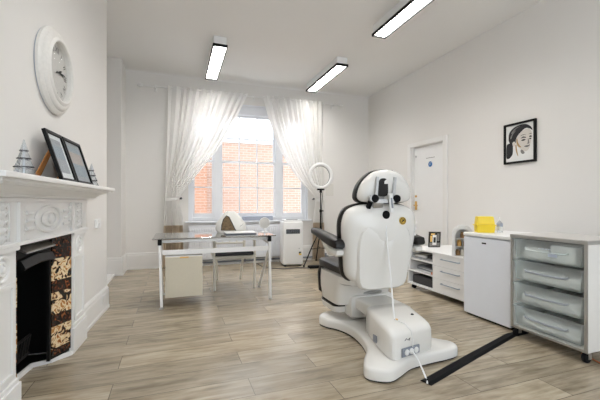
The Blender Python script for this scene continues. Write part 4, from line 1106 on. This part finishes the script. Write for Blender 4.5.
# armrests
def armrest(sg):
    x = -.345 if sg < 0 else .385
    b = MB()
    ends = [(-.04, .075, .775, .805), (-.02, .10, .765, .835), (.06, .11, .77, .85), (.22, .105, .795, .87), (.40, .09, .83, .89), (.50, .085, .845, .90), (.535, .06, .86, .89)]
    b.rings([rrect(x+sg*.02, (a_+c_)/2, w_, c_-a_, y, .5, 16) for y, w_, a_, c_ in ends]); pad = b.build('armrest_pad', M['leather'], tc_, smooth=True)
    b = MB(); b.rings([rrect(x+sg*.015, (a_+c_)/2, w_, c_-a_, y, .5, 16) for y, w_, a_, c_ in ((-.02, .06, .715, .75), (.0, .085, .70, .76), (.13, .085, .70, .775), (.24, .07, .745, .80), (.32, .04, .79, .82))]); b.build('armrest_support', M['chairw'], tc_, smooth=True)
    b = MB(); b.lathe([(.035, -.02), (.035, .02)], (sg*.335, .04, .765), 'x', 20); b.build('armrest_hinge', M['rubber'], tc_, smooth=True)
armrest(-1); armrest(1)
# cords
b = MB(); p0 = on_back(-.01, .95, -.088)
cord = [p0, (-.012, -.16, .75), (-.03, -.23, .55), (-.08, -.33, .38), (1.465-O.x, 2.14-O.y, .297)]
sm = []
for i in range(len(cord)-1):
    q0, q1, q2, q3 = [Vector(cord[max(0, min(len(cord)-1, i+k))]) for k in (-1, 0, 1, 2)]
    for t in (0, .25, .5, .75): sm.append(.5*(2*q1+(q2-q0)*t+(2*q0-5*q1+4*q2-q3)*t*t+(-q0+3*q1-3*q2+q3)*t**3))
sm.append(Vector(cord[-1]))
b.tube(sm, .006, 8); b.build('back_cord', M['whitep'], tc_, smooth=True)
b = MB(); b.tube([(1.465, 2.14, .298), (1.50, 2.07, .288), (1.515, 2.02, .255), (1.515, 2.0, .20), (1.505, 1.99, .155)], .003, 8)
b.xf(Matrix.Translation(-O)); b.build('thin_cord', M['whitep'], tc_, smooth=True)
b = MB(); pts = [(1.505, 1.99, .125), (1.51, 1.955, .10), (1.515, 1.90, .04), (1.51, 1.865, .010), (1.49, 1.825, .008), (1.47, 1.80, .010)]
b.tube(pts, .006, 8); b.xf(Matrix.Translation(-O)); b.build('power_cord', M['whitep'], tc_, smooth=True)

# ------------------------------------------------------------------ light
W = bpy.data.worlds.new('World'); bpy.context.scene.world = W; W.use_nodes = True
wn = W.node_tree; wn.nodes.clear()
bg = wn.nodes.new('ShaderNodeBackground'); wo = wn.nodes.new('ShaderNodeOutputWorld')
bg.inputs[0].default_value = (.90, .95, 1, 1); bg.inputs[1].default_value = 2.7
wn.links.new(bg.outputs[0], wo.inputs[0])

# ------------------------------------------------------------------ camera
cam = bpy.data.cameras.new('camera'); co = bpy.data.objects.new('camera', cam); COL.objects.link(co)
cam.sensor_width = 36; cam.lens = 351/600*36
cam.shift_y = 3/600
co.location = (0, 0, 1.13)
co.rotation_euler = (R(90), 0, -math.atan2(123, 351))
cam.clip_start = .05
sc = bpy.context.scene; sc.camera = co
sc.view_settings.view_transform = 'Standard'; sc.view_settings.look = 'None'
sc.view_settings.gamma = 1; sc.view_settings.exposure = .27
